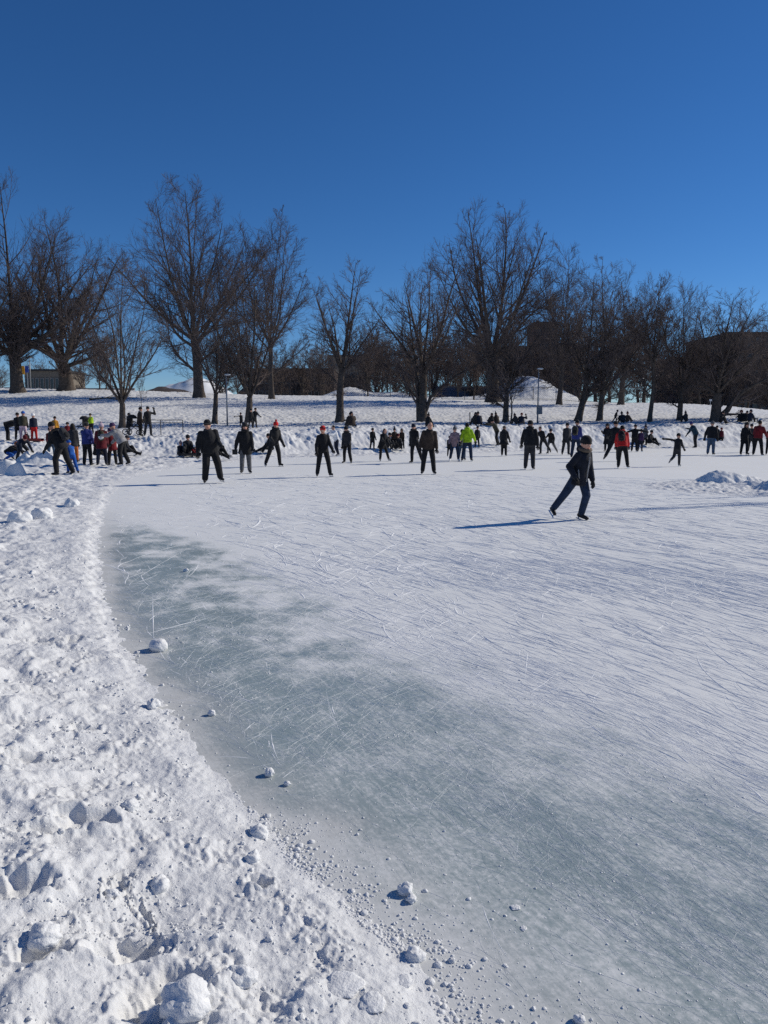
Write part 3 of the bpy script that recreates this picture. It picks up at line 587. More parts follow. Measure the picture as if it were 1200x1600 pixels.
# ------------------------------------------------------------------ buildings and street things on the plateau
brick_d = mat('brown_brick', (.085, .062, .052), .9, .25, 3, .3, 25)
brick_r = mat('red_brick', (.13, .060, .046), .9, .25, 3, .3, 25)
beige = mat('beige_render', (.17, .145, .115), .9, .15, 2); greyw = mat('grey_concrete', (.24, .235, .23), .9, .2, 2)
glass = mat('window_glass', (.02, .025, .03), .15, 0, 1, 0, 1, .6); frame_m = mat('window_frame', (.22, .21, .2), .6)
roof_m = mat('roof_felt', (.05, .048, .046), .9, .2, 2); bluew = mat('panel_blue', (.10, .13, .20), .7, .2, 1)
def building(name, label, x0, x1, ytop, d, depth, wall, cols, rows, dome=False, ybot=None, sill=.35, rail=False):
    X0, X1 = (x0 - 600) / D_ * d, (x1 - 600) / D_ * d; zb = HZ((X0 + X1) / 2, d) - .5; zt = EYE + (650 - ytop) * d / D_
    e = empty(name, ((X0 + X1) / 2, d, zb)); tag(e, label, 'building'); w, h = X1 - X0, zt - zb
    MB().box((0, depth / 2, h / 2), w, depth, h).build('wall', wall, e)
    m = MB(); m.box((0, depth / 2, h + .15), w + .4, depth + .4, .3); m.build('roof', roof_m, e)
    cw, rh = w / cols, (h - .8) / rows
    for i in range(cols):
        for j in range(rows):
            cx, cz = -w / 2 + cw * (i + .5), .6 + rh * (j + .5)
            ww, wh = min(cw * .55, 1.7), min(rh * .55, 1.6)
            f = MB(); t = .09
            for sx in (-1, 1): f.box((cx + sx * (ww / 2 + t / 2), -.04, cz), t, .14, wh + 2 * t)
            for sz in (-1, 1): f.box((cx, -.04, cz + sz * (wh / 2 + t / 2)), ww, .14, t)
            wo = f.build('window', frame_m, e); MB().box((cx, -.012, cz), ww, .05, wh).build('pane', glass, wo)
    return e
building('beige_pavilion', 'low beige pavilion with flat roof behind the huge maple', 42, 96, 581, 118, 10, beige, 7, 1)
building('brown_brick_hall', 'long dark brown brick hall behind the bare trees in mid-picture', 392, 522, 579, 150, 14, brick_d, 12, 2)
building('apartment_block', 'grey apartment block with pale window frames behind the stubbed tree', 513, 578, 558, 210, 14, beige, 6, 4)
building('dark_brick_tower', 'dark brick apartment tower rising behind the spiky tree', 786, 880, 545, 175, 16, brick_d, 8, 5)
building('red_brick_stair_tower', 'reddish brick tower top poking above the dark brick tower', 832, 868, 508, 194, 10, brick_r, 3, 6)
building('brown_annexe', 'narrow brown brick block at the right of the dark tower', 880.6, 906, 541, 176, 12, brick_r, 2, 5)
building('dark_corner_block', 'large dark brown block filling the right border behind the trees', 1133, 1290, 524, 140, 20, brick_d, 12, 5)
building('low_red_block', 'low reddish block beside the large dark block behind trees', 1052, 1128, 562, 145, 12, brick_r, 6, 4)
# low boundary wall, long flat dark blue panel
def wall_thing(name, label, x0, x1, d, h, m, cat='wall', th=.3):
    X0, X1 = (x0 - 600) / D_ * d, (x1 - 600) / D_ * d; z = min(HZ(X0, d), HZ(X1, d), HZ((X0 + X1) / 2, d))
    e = empty(name, ((X0 + X1) / 2, d, z)); tag(e, label, cat)
    MB().box((0, 0, h / 2 - .2), X1 - X0, th, h + .4).build('panel', m, e); MB().box((0, 0, h + .06), X1 - X0 + .1, th + .12, .12).build('coping', greyw, e)
wall_thing('concrete_wall', 'low grey concrete wall left of the huge maple trunk', -60, 24, 112, .9, greyw)
wall_thing('boundary_wall', 'grey boundary wall between the pavilion and the snowy dome', 98, 212, 116, 1.2, greyw)
wall_thing('hoarding', 'long dark blue panel behind the twin-trunked tree', 676, 790, 104, 2.0, bluew, 'hoarding', .12)
# distant snowy hill and dark hill
def far_hill(name, label, cxp, d, wpx, ytop, m, seed):
    cx = (cxp - 600) / D_ * d; w = wpx / D_ * d; hh = (650 - ytop) * d / D_ + EYE
    xs = np.linspace(-w, w, 120); ys = np.linspace(-w, w, 60); GX, GY = np.meshgrid(xs, ys)
    GZ = hh * np.exp(-(GX / w * 1.9) ** 2 - (GY / w * 1.9) ** 2) * (1 + .10 * pn(GX / w * 4, GY / w * 4, seed) + .03 * pn(GX / w * 14, GY / w * 14, seed)) - .06 * hh
    o = link(name, mesh_np(name, np.stack([GX, GY, GZ], -1).reshape(-1, 3), grid_np(60, 120)), m, None, (cx, d + w, 0)); tag(o, label, kind='structure')
scrub = mat('scrub_hill', (.075, .06, .055), .95, .4, .2, .5, .6)
far_hill('distant_hill', 'snow topped distant hill', 250, 330, 210, 577, snow, 61)
far_hill('scrub_hill', 'dark wooded hill in front of the snowy hill', 215, 300, 190, 593, scrub, 62)
far_hill('wooded_hill', 'dark wooded hill behind the hall', 405, 300, 150, 566, scrub, 63)
# chain link fences along the crest
steel = mat('galvanised_steel', (.30, .31, .32), .45, .1, 5, 0, 1, .5, .6); dsteel = mat('dark_steel', (.035, .035, .038), .5, .1, 5)
def fence(x0, x1, d, h, label):
    X0, X1 = (x0 - 600) / D_ * d, (x1 - 600) / D_ * d; n = max(2, int((X1 - X0) / 2.6) + 1); px = np.linspace(X0, X1, n); pz = [HZ(a, d) for a in px]
    e = empty('chain_link_fence', (0, 0, 0)); tag(e, label, 'fence', 'chain link fences on the slope top')
    for a, z in zip(px, pz): MB().bar((a, d, z - .2), (a, d, z + h), .035).build('post', dsteel, e)
    r = MB()
    for i in range(n - 1):
        for q in (h - .05, .1): r.bar((px[i], d, pz[i] + q), (px[i + 1], d, pz[i + 1] + q), .022, 5)
    r.build('rail', dsteel, e)
    w = MB()
    for i in range(n - 1):
        L = px[i + 1] - px[i]; k = int(L / .26)
        for j in range(-int(h / .26), k):
            for s in (1, -1):
                a0, a1 = j * .26, j * .26 + h - .15; z0, z1 = .1, h - .05
                if a0 < 0: z0 += -a0; a0 = 0
                if a1 > L: z1 -= a1 - L; a1 = L
                if a1 - a0 < .05: continue
                b0, b1 = (a0, a1) if s == 1 else (L - a0, L - a1)
                zz0 = pz[i] + (pz[i + 1] - pz[i]) * b0 / L; zz1 = pz[i] + (pz[i + 1] - pz[i]) * b1 / L
                w.bar((px[i] + b0, d + .012 * s, zz0 + z0), (px[i] + b1, d + .012 * s, zz1 + z1), .005, 3)
    w.build('wire_mesh', dsteel, e)
fence(335, 610, 90.5, 1.6, 'dark chain link fence along the slope top behind the mid-picture trees')
fence(690, 1010, 91.0, 1.5, 'dark chain link fence across the tall snow mound on the slope top')
def lamp_post(px, d, ytop, label, box=False):
    x = (px - 600) / D_ * d; z = HZ(x, d); h = EYE + (650 - ytop) * d / D_ - z
    e = empty('lamp_post', (x, d, z)); tag(e, label, 'lamp post', 'lamp posts round the rink')
    m = MB(); m.rings([[(r_ * math.cos(k), r_ * math.sin(k), zz) for k in np.arange(8) * math.pi / 4] for zz, r_ in ((-.3, .06), (h * .5, .05), (h - .1, .04))]); m.build('pole', steel, e, smooth=True)
    m = MB(); m.ell((0.1, 0, h - .02), .24, .16, .07, n=12, m=6); m.build('lamp_head', mat('lamp_shell', (.6, .6, .58), .4), e, smooth=True)
    MB().box((0, 0, .02), .26, .26, .1).build('base_plate', steel, e)
    if box: MB().box((.1, -.1, 1.0), .38, .2, .62).build('control_box', greyw, e)
lamp_post(355, 56, 586, 'pale grey lamp post beside the slender low-forked tree')
lamp_post(840, 56.5, 577, 'grey lamp post with a control box on its pole', True)
lamp_post(1000, 96, 592, 'pale lamp post standing on the crest before the dark thicket')
lamp_post(51, 92, 560, 'street lamp with a pale head between the maple and the pavilion')
def sign(px, d, y0, y1, wpx, col, label):
    x = (px - 600) / D_ * d; z = HZ(x, d); za, zb = EYE + (650 - y1) * d / D_, EYE + (650 - y0) * d / D_; w = wpx / D_ * d
    e = empty('road_sign', (x, d, z)); tag(e, label, 'sign')
    MB().bar((0, .06, -.2), (0, .06, zb - z), .04).build('post', steel, e); MB().box((0, 0, (za + zb) / 2 - z), w, .05, zb - za).build('sign_panel', mat('sign_paint', col, .5), e)
sign(38, 90, 573, 586, 9, (.62, .30, .02), 'square yellow road sign beside the huge maple trunk')
sign(46, 91, 573, 583, 5, (.03, .08, .42), 'small blue road sign beside the yellow sign')
sign(1109, 84, 624, 627, 4, (.6, .6, .6), 'small white T-shaped sign on the right crest')
# hand rail on the bank
p = hit(286, 677); e = empty('hand_rail', p); tag(e, 'dark tubular hand rail on top of the snow bank', 'railing')
for k in range(3): MB().bar((-k * 1.25, k * .15, -.3), (-k * 1.25, k * .15, .72), .022).build('post', dsteel, e)
m = MB(); m.bar((.0, 0, .72), (-2.5, .3, .72), .018); m.bar((0, 0, .58), (-2.5, .3, .58), .014); m.build('rail', dsteel, e)
for px, py, h, lab in ((734, 664, .75, 'thin marker stake on the bank above the lime jacket'), (1183, 661, .3, 'short marker stake on the bank right of the seated group')):
    p = hit(px, py); e = empty('marker_stake', p); tag(e, lab, 'stake', 'marker stakes on the bank')
    MB().bar((0, 0, -.1), (0, 0, h), .03).build('shaft', dsteel, e); MB().ell((0, 0, h), .045, .045, .06).build('cap', dsteel, e, smooth=True)

# ------------------------------------------------------------------ people
COL = dict(inkblue=(.009, .011, .019), black=(.012, .012, .014), soot=(.021, .020, .021), navy=(.010, .014, .030), char=(.03, .03, .034), grey=(.11, .11, .115), lgrey=(.25, .245, .25), brown=(.04, .028, .022), olive=(.045, .042, .028),
           maroon=(.10, .010, .016), red=(.48, .018, .018), dred=(.15, .012, .016), orange=(.40, .11, .02), mustard=(.45, .20, .02), lime=(.32, .50, .015), blue=(.015, .09, .36), dblue=(.03, .04, .17), denim=(.014, .026, .055), ldenim=(.05, .085, .14),
           white=(.75, .75, .77), pink=(.55, .42, .48), mauve=(.24, .17, .19), purple=(.06, .03, .085), tan=(.20, .15, .10), fur=(.13, .10, .075), teal=(.01, .035, .06))
skin_m = mat('skin', (.50, .27, .19), .6, .08, 20); hair_m = mat('hair', (.012, .009, .007), .7, .2, 30)
blade_m = mat('blade_steel', (.5, .5, .52), .3, 0, 1, 0, 1, .5, .9); eye_m = mat('eye', (.02, .015, .012), .3); lip_m = mat('lips', (.38, .13, .11), .6)
def nrm(v): v = np.asarray(v, float); return v / np.linalg.norm(v)
def frame(up, fwd):
    u = nrm(up); l = nrm(np.cross(fwd, u)); f = np.cross(u, l); return np.array([l, f, u])
POSE = dict(
 stand=dict(), 
 glide=dict(lean=7, ll=(12, 9, 18), rl=(-8, 8, 8), la=(12, 11, 22), ra=(-6, 11, 24)),
 face2=dict(ll=(6, 8, 10), rl=(2, 8, 8), la=(4, 11, 14), ra=(-2, 11, 16)),
 close=dict(ll=(2, 2, 4), rl=(2, 2, 4), la=(2, 10, 10), ra=(2, 10, 10)),
 strideL=dict(lean=12, ll=(-22, 16, 12), rl=(14, 2, 22), la=(-18, 16, 25), ra=(25, 16, 30)),
 strideR=dict(lean=12, rl=(-22, 16, 12), ll=(14, 2, 22), ra=(-18, 16, 25), la=(25, 16, 30)),
 sit=dict(lean=18, ll=(133, 10, 113), rl=(133, 10, 113), la=(38, 10, 35), ra=(38, 10, 35), hp=8),
 sitout=dict(lean=12, ll=(122, 9, 92), rl=(92, 9, 26), la=(25, 14, 25), ra=(25, 14, 25)),
 kneel=dict(lean=55, ll=(95, 12, 140), rl=(70, 12, 130), la=(60, 8, 10), ra=(65, 8, 10), hp=10),
 bend=dict(lean=72, ll=(8, 8, 10), rl=(12, 8, 16), la=(70, 6, 10), ra=(60, 6, 10), hp=15),
 lace=dict(lean=68, ll=(55, 12, 75), rl=(50, 12, 70), la=(38, 8, 5), ra=(34, 8, 5), hp=20),
 stoop=dict(lean=35, ll=(10, 6, 14), rl=(-8, 8, 8), la=(45, 10, 20), ra=(40, 10, 20), hp=12),
)
allp = []
def person(label, px, py, ytop, face, pose, jk, tr, hat=None, ice=True, boot='skate', hair=False, jl=.47, h=None, over=None, hood=None, scarf=None, fat=1.0, voxel=None, face_detail=False, glove='black', bootc='black', group=None, hatshape='beanie', skirt=None, pos=None, hoff=0.0, hk=1.0):
    P = np.array(pos) if pos is not None else (at_z(px, py) if ice else hit(px, py))
    dist = math.hypot(P[0], P[1]) 
    q = dict(lean=3, roll=0, la=(3, 9, 14), ra=(3, 9, 14), ll=(2, 4, 4), rl=(-2, 4, 4), hy=0, hp=0, lin=0, rin=0); q.update(POSE[pose])
    if over: q.update(over)
    if not pose.startswith('sit') and pose not in ('kneel', 'lace', 'bend') and 'gliding closest' not in label:
        jr = np.random.default_rng(len(allp) + 500); k1, k2 = jr.uniform(0, 16, 2)
        q['lean'] += jr.uniform(0, 9); q['roll'] += jr.uniform(-4, 4); q['hy'] += jr.uniform(-30, 30)
        for kk, kv in (('ll', k1), ('rl', k2)): q[kk] = (q[kk][0] + kv * .55 + jr.uniform(-5, 5), q[kk][1] + jr.uniform(-1, 3), q[kk][2] + kv)
        for kk in ('la', 'ra'):
            if q[kk][1] < 40: q[kk] = (q[kk][0] + jr.uniform(-14, 16), q[kk][1] + jr.uniform(-6, 3), q[kk][2] + jr.uniform(0, 32))
    fat = fat * .93
    if h is None: h = max(.9, min(1.98, (py - ytop) * dist / F * 1.0))
    vx = voxel or (.013 if dist < 18 else .019 if dist < 30 else .026 if dist < 45 else .032)
    U = nrm((math.sin(R(q['roll'])), math.sin(R(q['lean'])), math.cos(R(q['lean'])))); FR = frame(U, np.array([0, 1., 0]) if abs(q['lean']) < 80 else np.array([0, 0, -1.]))
    Lx = FR[0]
    def dr(fl, ab, s): return np.array([s * math.sin(R(ab)), math.sin(R(fl)) * math.cos(R(ab)), -math.cos(R(fl)) * math.cos(R(ab))])
    hip = np.zeros(3); J = {}
    for nme, s in (('l', -1), ('r', 1)):
        fl, ab, kn = q[nme + 'l']; hj = hip + Lx * s * .052 * h
        kn_ = hj + dr(fl, ab, s) * .245 * h; an = kn_ + dr(fl - kn, ab * .8, s) * .235 * h
        J[nme] = (hj, kn_, an, dr(fl - kn, ab * .8, s))
    neck = hip + U * .305 * h
    for nme, s in (('L', -1), ('R', 1)):
        fl, ab, el = q[nme.lower() + 'a']; sh = hip + U * .262 * h + Lx * s * .100 * h * min(fat, 1.15)
        eb = sh + dr(fl, ab, s) * .165 * h; inn = q['lin' if s < 0 else 'rin']; wd = dr(fl + el, ab * (.55 if ab < 40 else .95) - inn, s); wr = eb + wd * .14 * h
        J[nme] = (sh, eb, wr, wd)
    lift = .058 * h + (.035 if boot == 'skate' else 0)
    lowest = min(J['l'][2][2] - lift, J['r'][2][2] - lift, -.085 * h * fat, J['l'][1][2] - .05 * h, J['r'][1][2] - .05 * h, J['L'][2][2] - .04 * h, J['R'][2][2] - .04 * h)
    off = np.array([0, 0, -lowest])
    hip = hip + off; neck = neck + off; J = {k: (a + off, b + off, c + off, d_) for k, (a, b, c, d_) in J.items()}
    hfd = np.array([math.sin(R(q['hy'])) * math.cos(R(q['hp'])), math.cos(R(q['hy'])) * math.cos(R(q['hp'])), -math.sin(R(q['hp']))])
    HU = nrm(U * .5 + np.array([0, 0, .55]) + .18 * np.array([0, math.sin(R(q['lean'])), 0])); HF = frame(HU, hfd)
    head = neck + HU * .092 * h + HF[1] * .016 * h
    # body: one continuous surface
    b = MB(); hs = h * hk * (1.14 if h > 1.5 else 1.14 + .42 * (1.5 - h))
    b.ell(head + HU * .012 * h, .046 * hs, .056 * hs, .060 * hs, HF); b.ell(head - HU * .022 * hs + HF[1] * .010 * hs, .037 * hs, .045 * hs, .046 * hs, HF)
    b.cap(head + HF[1] * .052 * hs + HU * .004 * hs, head + HF[1] * .064 * hs - HU * .014 * hs, .006 * hs, .010 * hs, 8)
    for s in (-1, 1): b.ell(head + HF[0] * s * .046 * hs - HU * .004 * hs, .007 * hs, .012 * hs, .017 * hs, HF, 8, 6)
    b.cap(neck - U * .03 * h, head - HU * .02 * h, .036 * h, .032 * h)
    def torso(mb, lst, n=16):
        mb.rings([[hip + U * a * h + Lx * rx * h * (1 + (fat - 1) * (1 - .6 * float(ss(a, .14, .26)))) * math.cos(t) + FR[1] * (ry * h * fat * math.sin(t)) for t in np.arange(n) * 2 * math.pi / n] for a, rx, ry in lst])
    torso(b, [(-.04, .06, .05), (.05, .08, .06), (.18, .08, .06), (.24, .066, .05), (.30, .034, .034)])
    for k in ('l', 'r'): b.cap(J[k][0], J[k][1], .045 * h, .034 * h); b.cap(J[k][1], J[k][2], .034 * h, .024 * h)
    for k in ('L', 'R'): b.cap(J[k][0] - U * .012 * h, J[k][1], .026 * h, .024 * h); b.cap(J[k][1], J[k][2], .025 * h, .020 * h); b.cap(J[k][2], J[k][2] + J[k][3] * .05 * h, .020 * h, .018 * h, 8)
    th_ = math.pi + R(face) + math.atan2(-P[0], P[1]) * 1.0
    o = b.build('person', skin_m, None, (P[0], P[1], P[2] + hoff), th_, True, min(vx, .02), 2)
    tag(o, label, 'person', group)
    # jacket
    jc = cloth(COL[jk]); j = MB(); hem = jl - .515
    fl_ = .118 + max(0, -hem) * .16
    torso(j, [(hem, fl_, .098 + max(0, -hem) * .1), (hem * .4 + .01, .122, .098), (.09, .113, .092), (.18, .116, .096), (.235, .112, .088), (.275, .088, .074), (.305, .062, .058), (.328, .050, .050)])
    for k in ('L', 'R'):
        a_, e_, w_, wd = J[k]; j.cap(neck - U * .018 * h, a_ - U * .004 * h, .040 * h, .046 * h); j.cap(a_, e_, .047 * h * min(fat, 1.25), .040 * h * min(fat, 1.2)); j.cap(e_, w_, .045 * h * min(fat, 1.2), .034 * h)
    if hood: j.ell(neck - FR[1] * .045 * h + U * .018 * h, .075 * h, .055 * h, .05 * h, FR)
    jo = j.build('jacket', jc, o, None, 0, True, vx, 3)
    if jl < .36 and not skirt: pass
    t = MB(); torso(t, [(-.06, .098, .082), (.0, .104, .086), (.07, .10, .08)])
    for k in ('l', 'r'): lw = 1 + max(0, fat - 1) * 1.0; t.cap(J[k][0], J[k][1], .066 * h * lw ** .5, .052 * h * lw); t.cap(J[k][1], J[k][2] - J[k][3] * .01 * h, .052 * h * lw, .043 * h * lw)
    t.build('trousers', cloth(COL[tr]), o, None, 0, True, vx, 3)
    # footwear
    for k, s in (('l', -1), ('r', 1)):
        hj, kn_, an, sd_ = J[k]; m = MB(); up = -sd_
        toe = nrm(np.array([.25 * s, 1.0, 0]) - up * np.dot(np.array([.25 * s, 1.0, 0]), up)); A = np.array([np.cross(toe, up), toe, up])
        m.cap(an - up * .0 * h, an + up * .055 * h, .036 * h, .040 * h); m.cap(an - up * .028 * h - toe * .018 * h, an - up * .032 * h + toe * .085 * h, .030 * h, .024 * h)
        bo = m.build('skate' if boot == 'skate' else 'boot', cloth(COL[bootc], .5), o, None, 0, True, min(vx, .022), 2)
        if boot == 'skate':
            bl = MB(); c = an - up * .058 * h + toe * .03 * h
            bl.box(c - up * .030, .006, .165 * h, .026, A); bl.box(c - up * .004 - toe * .05 * h, .012, .03, .04, A); bl.box(c - up * .004 + toe * .05 * h, .012, .03, .04, A)
            bl.build('blade', blade_m, bo)
    # gloves with five fingers
    for k, s in (('L', -1), ('R', 1)):
        sh, eb, wr, wd = J[k]; m = MB(); side = nrm(np.cross(wd, np.array([0, 1., .3]))) ; nrm_ = np.cross(wd, side); g_ = .105 * h
        fw = nrm(wd + .25 * nrm_)
        m.cap(wr + wd * .10 * g_, wr + wd * .48 * g_, .20 * g_, .21 * g_, 8)
        for f_, ln in zip((-.24, -.08, .08, .24), (.36, .46, .42, .30)):
            a0 = wr + wd * .55 * g_ + side * f_ * g_; a1 = a0 + fw * ln * .6 * g_; m.cap(a0, a1, .085 * g_, .08 * g_, 6); m.cap(a1, a1 + nrm(fw + .6 * nrm_) * ln * .5 * g_, .08 * g_, .07 * g_, 6)
        tb = -1 if s > 0 else 1
        m.cap(wr + wd * .25 * g_ + side * tb * .17 * g_, wr + wd * .55 * g_ + side * tb * .40 * g_, .10 * g_, .08 * g_, 6)
        m.build('glove', cloth(COL[glove]), o, None, 0, True)
    # head wear and hair
    if hair or hat is None:
        m = MB(); m.ell(head + HU * .020 * hs - HF[1] * .012 * hs, .052 * hs, .056 * hs, .058 * hs, HF)
        if hair == 'long':
            m.ell(head - HU * .05 * hs - HF[1] * .03 * hs, .06 * hs, .036 * hs, .09 * hs, HF); m.cap(head + HF[0] * .042 * hs, head + HF[0] * .055 * hs - HU * .12 * hs, .02 * hs, .016 * hs, 8); m.cap(head - HF[0] * .042 * hs, head - HF[0] * .055 * hs - HU * .12 * hs, .02 * hs, .016 * hs, 8)
        m.build('hair', hair_m, o, None, 0, True, min(vx, .02), 2)
    if hat:
        m = MB(); c = head + HU * .028 * hs - HF[1] * .004 * hs
        m.ell(c - HU * .004 * hs, .0515 * hs, .061 * hs, .060 * hs, HF, 14, 9, -.42)
        if hatshape in ('beanie', 'pom'): m.ring(c - HU * .016 * hs, np.array([HF[0], HF[1] * 1.18, HF[2]]), .0470 * hs, .0072 * hs)
        if hatshape == 'pom': m.ell(c + HU * .07 * hs, .022 * hs, .022 * hs, .022 * hs, HF, 8, 6)
        if hatshape == 'point': m.cap(c + HU * .02 * hs, c + HU * .115 * hs, .042 * hs, .012 * hs, 8)
        if hatshape == 'cap': m.ell(c + HF[1] * .06 * hs, .042 * hs, .045 * hs, .008 * hs, HF)
        if hatshape == 'flaps':
            for s in (-1, 1): m.ell(c + HF[0] * s * .052 * hs - HU * .045 * hs, .014 * hs, .03 * hs, .045 * hs, HF)
        if hatshape == 'wide': m.ell(c + HU * .0 * hs, .10 * hs, .10 * hs, .012 * hs, HF)
        m.build('helmet' if hatshape == 'helmet' else 'hat', cloth(COL[hat]), o, None, 0, True)
        if hatshape == 'goggles': MB().ring(c + HU * .012 * hs, np.array([HF[0], HF[1] * 1.14, HF[2]]), .056 * hs, .008 * hs).build('goggles', cloth(COL['black'], .4), o, None, 0, True)
    if hood:
        m = MB(); m.ring(neck + U * .028 * h + FR[1] * .008 * h, np.array([Lx, FR[1], U]), .062 * h, .024 * h); m.build('hood', cloth(COL[hood]), o, None, 0, True)
    if scarf:
        m = MB(); m.ring(neck + U * .012 * h, np.array([Lx, FR[1], U]), .046 * h, .022 * h); m.build('scarf', cloth(COL[scarf]), o, None, 0, True)
    if skirt:
        m = MB(); torso(m, [(-.16, .17, .14), (-.08, .14, .115), (.02, .11, .09)]); m.build('skirt', cloth(COL[skirt]), o, None, 0, True)
    if face_detail:
        for s in (-1, 1): MB().ell(head + HF[0] * s * .019 * hs + HF[1] * .0505 * hs + HU * .012 * hs, .006 * hs, .004 * hs, .0035 * hs, HF, 8, 6).build('eye', eye_m, o, None, 0, True)
        MB().ell(head + HF[1] * .0535 * hs - HU * .034 * hs, .013 * hs, .004 * hs, .004 * hs, HF, 8, 6).build('mouth', lip_m, o, None, 0, True)
    rec = dict(o=o, P=P, rz=th_, hip=hip, U=U, FR=FR, neck=neck, h=h, fat=fat, J=J, hoff=hoff); allp.append(rec)
    return rec
def world(rec, v):
    c, s = math.cos(rec['rz']), math.sin(rec['rz']); return np.array([rec['P'][0] + c * v[0] - s * v[1], rec['P'][1] + s * v[0] + c * v[1], rec['P'][2] + rec['hoff'] + v[2]])
def backpack(rec, col, pocket, label):
    h = rec['h']; FR = rec['FR']; c = rec['hip'] + rec['U'] * .175 * h - FR[1] * (.098 * h * rec['fat'] + .062 * h)
    e = empty('backpack', world(rec, c), rec['rz']); tag(e, label, 'backpack', 'backpacks on skaters')
    m = MB(); m.ell((0, 0, 0), .085 * h, .062 * h, .135 * h, FR); m.box((0, 0, -.02 * h), .13 * h, .09 * h, .18 * h, FR); m.build('bag', cloth(COL[col]), e, None, 0, True, .02, 2)
    m = MB(); m.ell(-FR[1] * .05 * h - FR[2] * .035 * h, .062 * h, .025 * h, .06 * h, FR); m.build('pocket', cloth(COL[pocket]), e, None, 0, True)
    for s in (-1, 1):
        st = MB()
        pts = [FR[2] * .10 * h + FR[1] * .05 * h, FR[2] * .145 * h + FR[1] * .10 * h, FR[2] * .13 * h + FR[1] * .19 * h, -FR[2] * .0 * h + FR[1] * .258 * h]
        for a_, b_ in zip(pts[:-1], pts[1:]): st.cap(a_ + FR[0] * s * .07 * h, b_ + FR[0] * s * .075 * h, .012 * h, .012 * h, 6)
        st.build('strap', cloth(COL['black']), e, None, 0, True)
SK, OB, LB, SB = 'skaters on the open ice', 'people standing on the snow bank', 'people gathered on the snow at the left', 'people sitting on the snow bank'
# --- the boy in front
boy = person('boy in a black open jacket and jeans gliding closest of all skaters', 903, 813, 685, 52, 'glide', 'inkblue', 'denim', 'black', h=1.64, jl=.42, hood='fur', face_detail=True, group=SK, fat=1.06, hk=1.12,
             over=dict(lean=13, roll=2, ll=(16, 2, 34), rl=(-30, 12, 6), ra=(-30, 22, 62), la=(6, 4, 8), hy=20, hp=2, rin=18))
# light pocket welt, zip edge of the boy's jacket
jb = [c for c in boy['o'].children if c.name.startswith('jacket')][0]; h = boy['h']; FR = boy['FR']; hp_ = boy['hip']
m = MB(); c0 = hp_ + boy['U'] * .085 * h + FR[1] * .107 * h
m.cap(c0 + boy['U'] * .17 * h - FR[1] * .012 * h, c0 - boy['U'] * .115 * h + FR[1] * .010 * h, .012, .012, 6); m.build('zip', cloth(COL['lgrey'], .5), jb, None, 0, True)
m = MB(); c1 = hp_ + FR[0] * .112 * h + FR[1] * .055 * h; m.cap(c1 + boy['U'] * .10 * h, c1 + boy['U'] * .01 * h + FR[1] * .03 * h, .012, .012, 6); m.build('pocket_welt', cloth(COL['lgrey'], .6), jb, None, 0, True)
# --- skaters
person('bulky skater in black puffer jacket, cap and wide snow trousers', 329, 755, 661, 12, 'glide', 'black', 'black', 'black', fat=1.32, group=SK, hatshape='cap', scarf='char', over=dict(lean=6, roll=6, ll=(4, 14, 8), rl=(4, 6, 8), la=(8, 13, 30), ra=(2, 18, 20), hy=-12), bootc='soot', face_detail=True)
p26 = person('skater in long black coat and grey trousers holding a dark box out', 384, 740, 664, 3, 'close', 'black', 'grey', 'soot', hatshape='flaps', jl=.36, hood='black', fat=1.12, group=SK, over=dict(ra=(4, 26, 6), la=(2, 12, 12)), face_detail=True)
bx = world(p26, p26['J']['R'][2] + p26['J']['R'][3] * .09 * p26['h']); m = MB(); m.box((0, 0, 0), .17, .10, .16); m.box((0, 0, .085), .19, .12, .03)
tag(m.build('carried_box', cloth(COL['black'], .5), None, bx), 'small dark box held by the skater in the long coat', 'box')
person('skater with a plain red hat, black jacket and black trousers', 429, 729, 661, 30, 'glide', 'soot', 'black', 'red', group=SK, hatshape='pom', hood='black', over=dict(ll=(8, 8, 6), rl=(-8, 12, 8), ra=(-12, 20, 55), la=(4, 10, 12)), face_detail=True)
person('skater in red cap with black goggles, black clothes, arms hanging wide', 505, 745, 668, 15, 'face2', 'black', 'black', 'red', group=SK, hatshape='goggles', over=dict(la=(0, 14, 14), ra=(2, 16, 20)), face_detail=True)
person('skater in dark jacket and black cap with hands by his sides, legs apart', 543, 724, 667, -20, 'glide', 'char', 'black', 'black', group=SK, hood='black', over=dict(la=(2, 6, 8), ra=(2, 6, 8), roll=-2))
person('long-haired woman in black coat and white skates pushing one leg out', 597, 721, 671, 25, 'strideR', 'black', 'black', None, hair='long', jl=.36, group=SK, bootc='lgrey', over=dict(roll=-8, lean=6, ll=(2, 20, 4), rl=(4, 0, 6), la=(10, 5, 30), ra=(10, 5, 30)), scarf='char')
person('skater in navy cap and dark jacket behind the man in brown jacket', 648, 724, 664, -25, 'strideR', 'black', 'black', 'navy', group=SK, hood='black', over=dict(lean=8, rl=(6, 2, 8), ll=(-4, 14, 6)))
person('man in dark brown jacket gliding towards the viewer, bareheaded', 669, 741, 661, 4, 'face2', 'brown', 'black', None, hair=True, group=SK, fat=1.12, scarf='black', over=dict(ll=(4, 5, 6), rl=(4, 7, 6), la=(0, 12, 8), ra=(-8, 22, 30)), face_detail=True)
person('woman in mauve coat, jeans and white skates beside the lime jacket', 710, 721, 668, 8, 'glide', 'mauve', 'denim', 'grey', jl=.42, hatshape='pom', group=SK, bootc='white', over=dict(ra=(-4, 18, 6), la=(4, 10, 40)))
person('small child in black holding the hand of the mauve coat woman', 702, 714, 693, 10, 'stand', 'black', 'black', 'black', h=1.0, group=SK)
person('person in jeans half hidden behind the lime jacket', 722, 719, 673, 10, 'stand', 'lgrey', 'ldenim', 'black', group=SK)
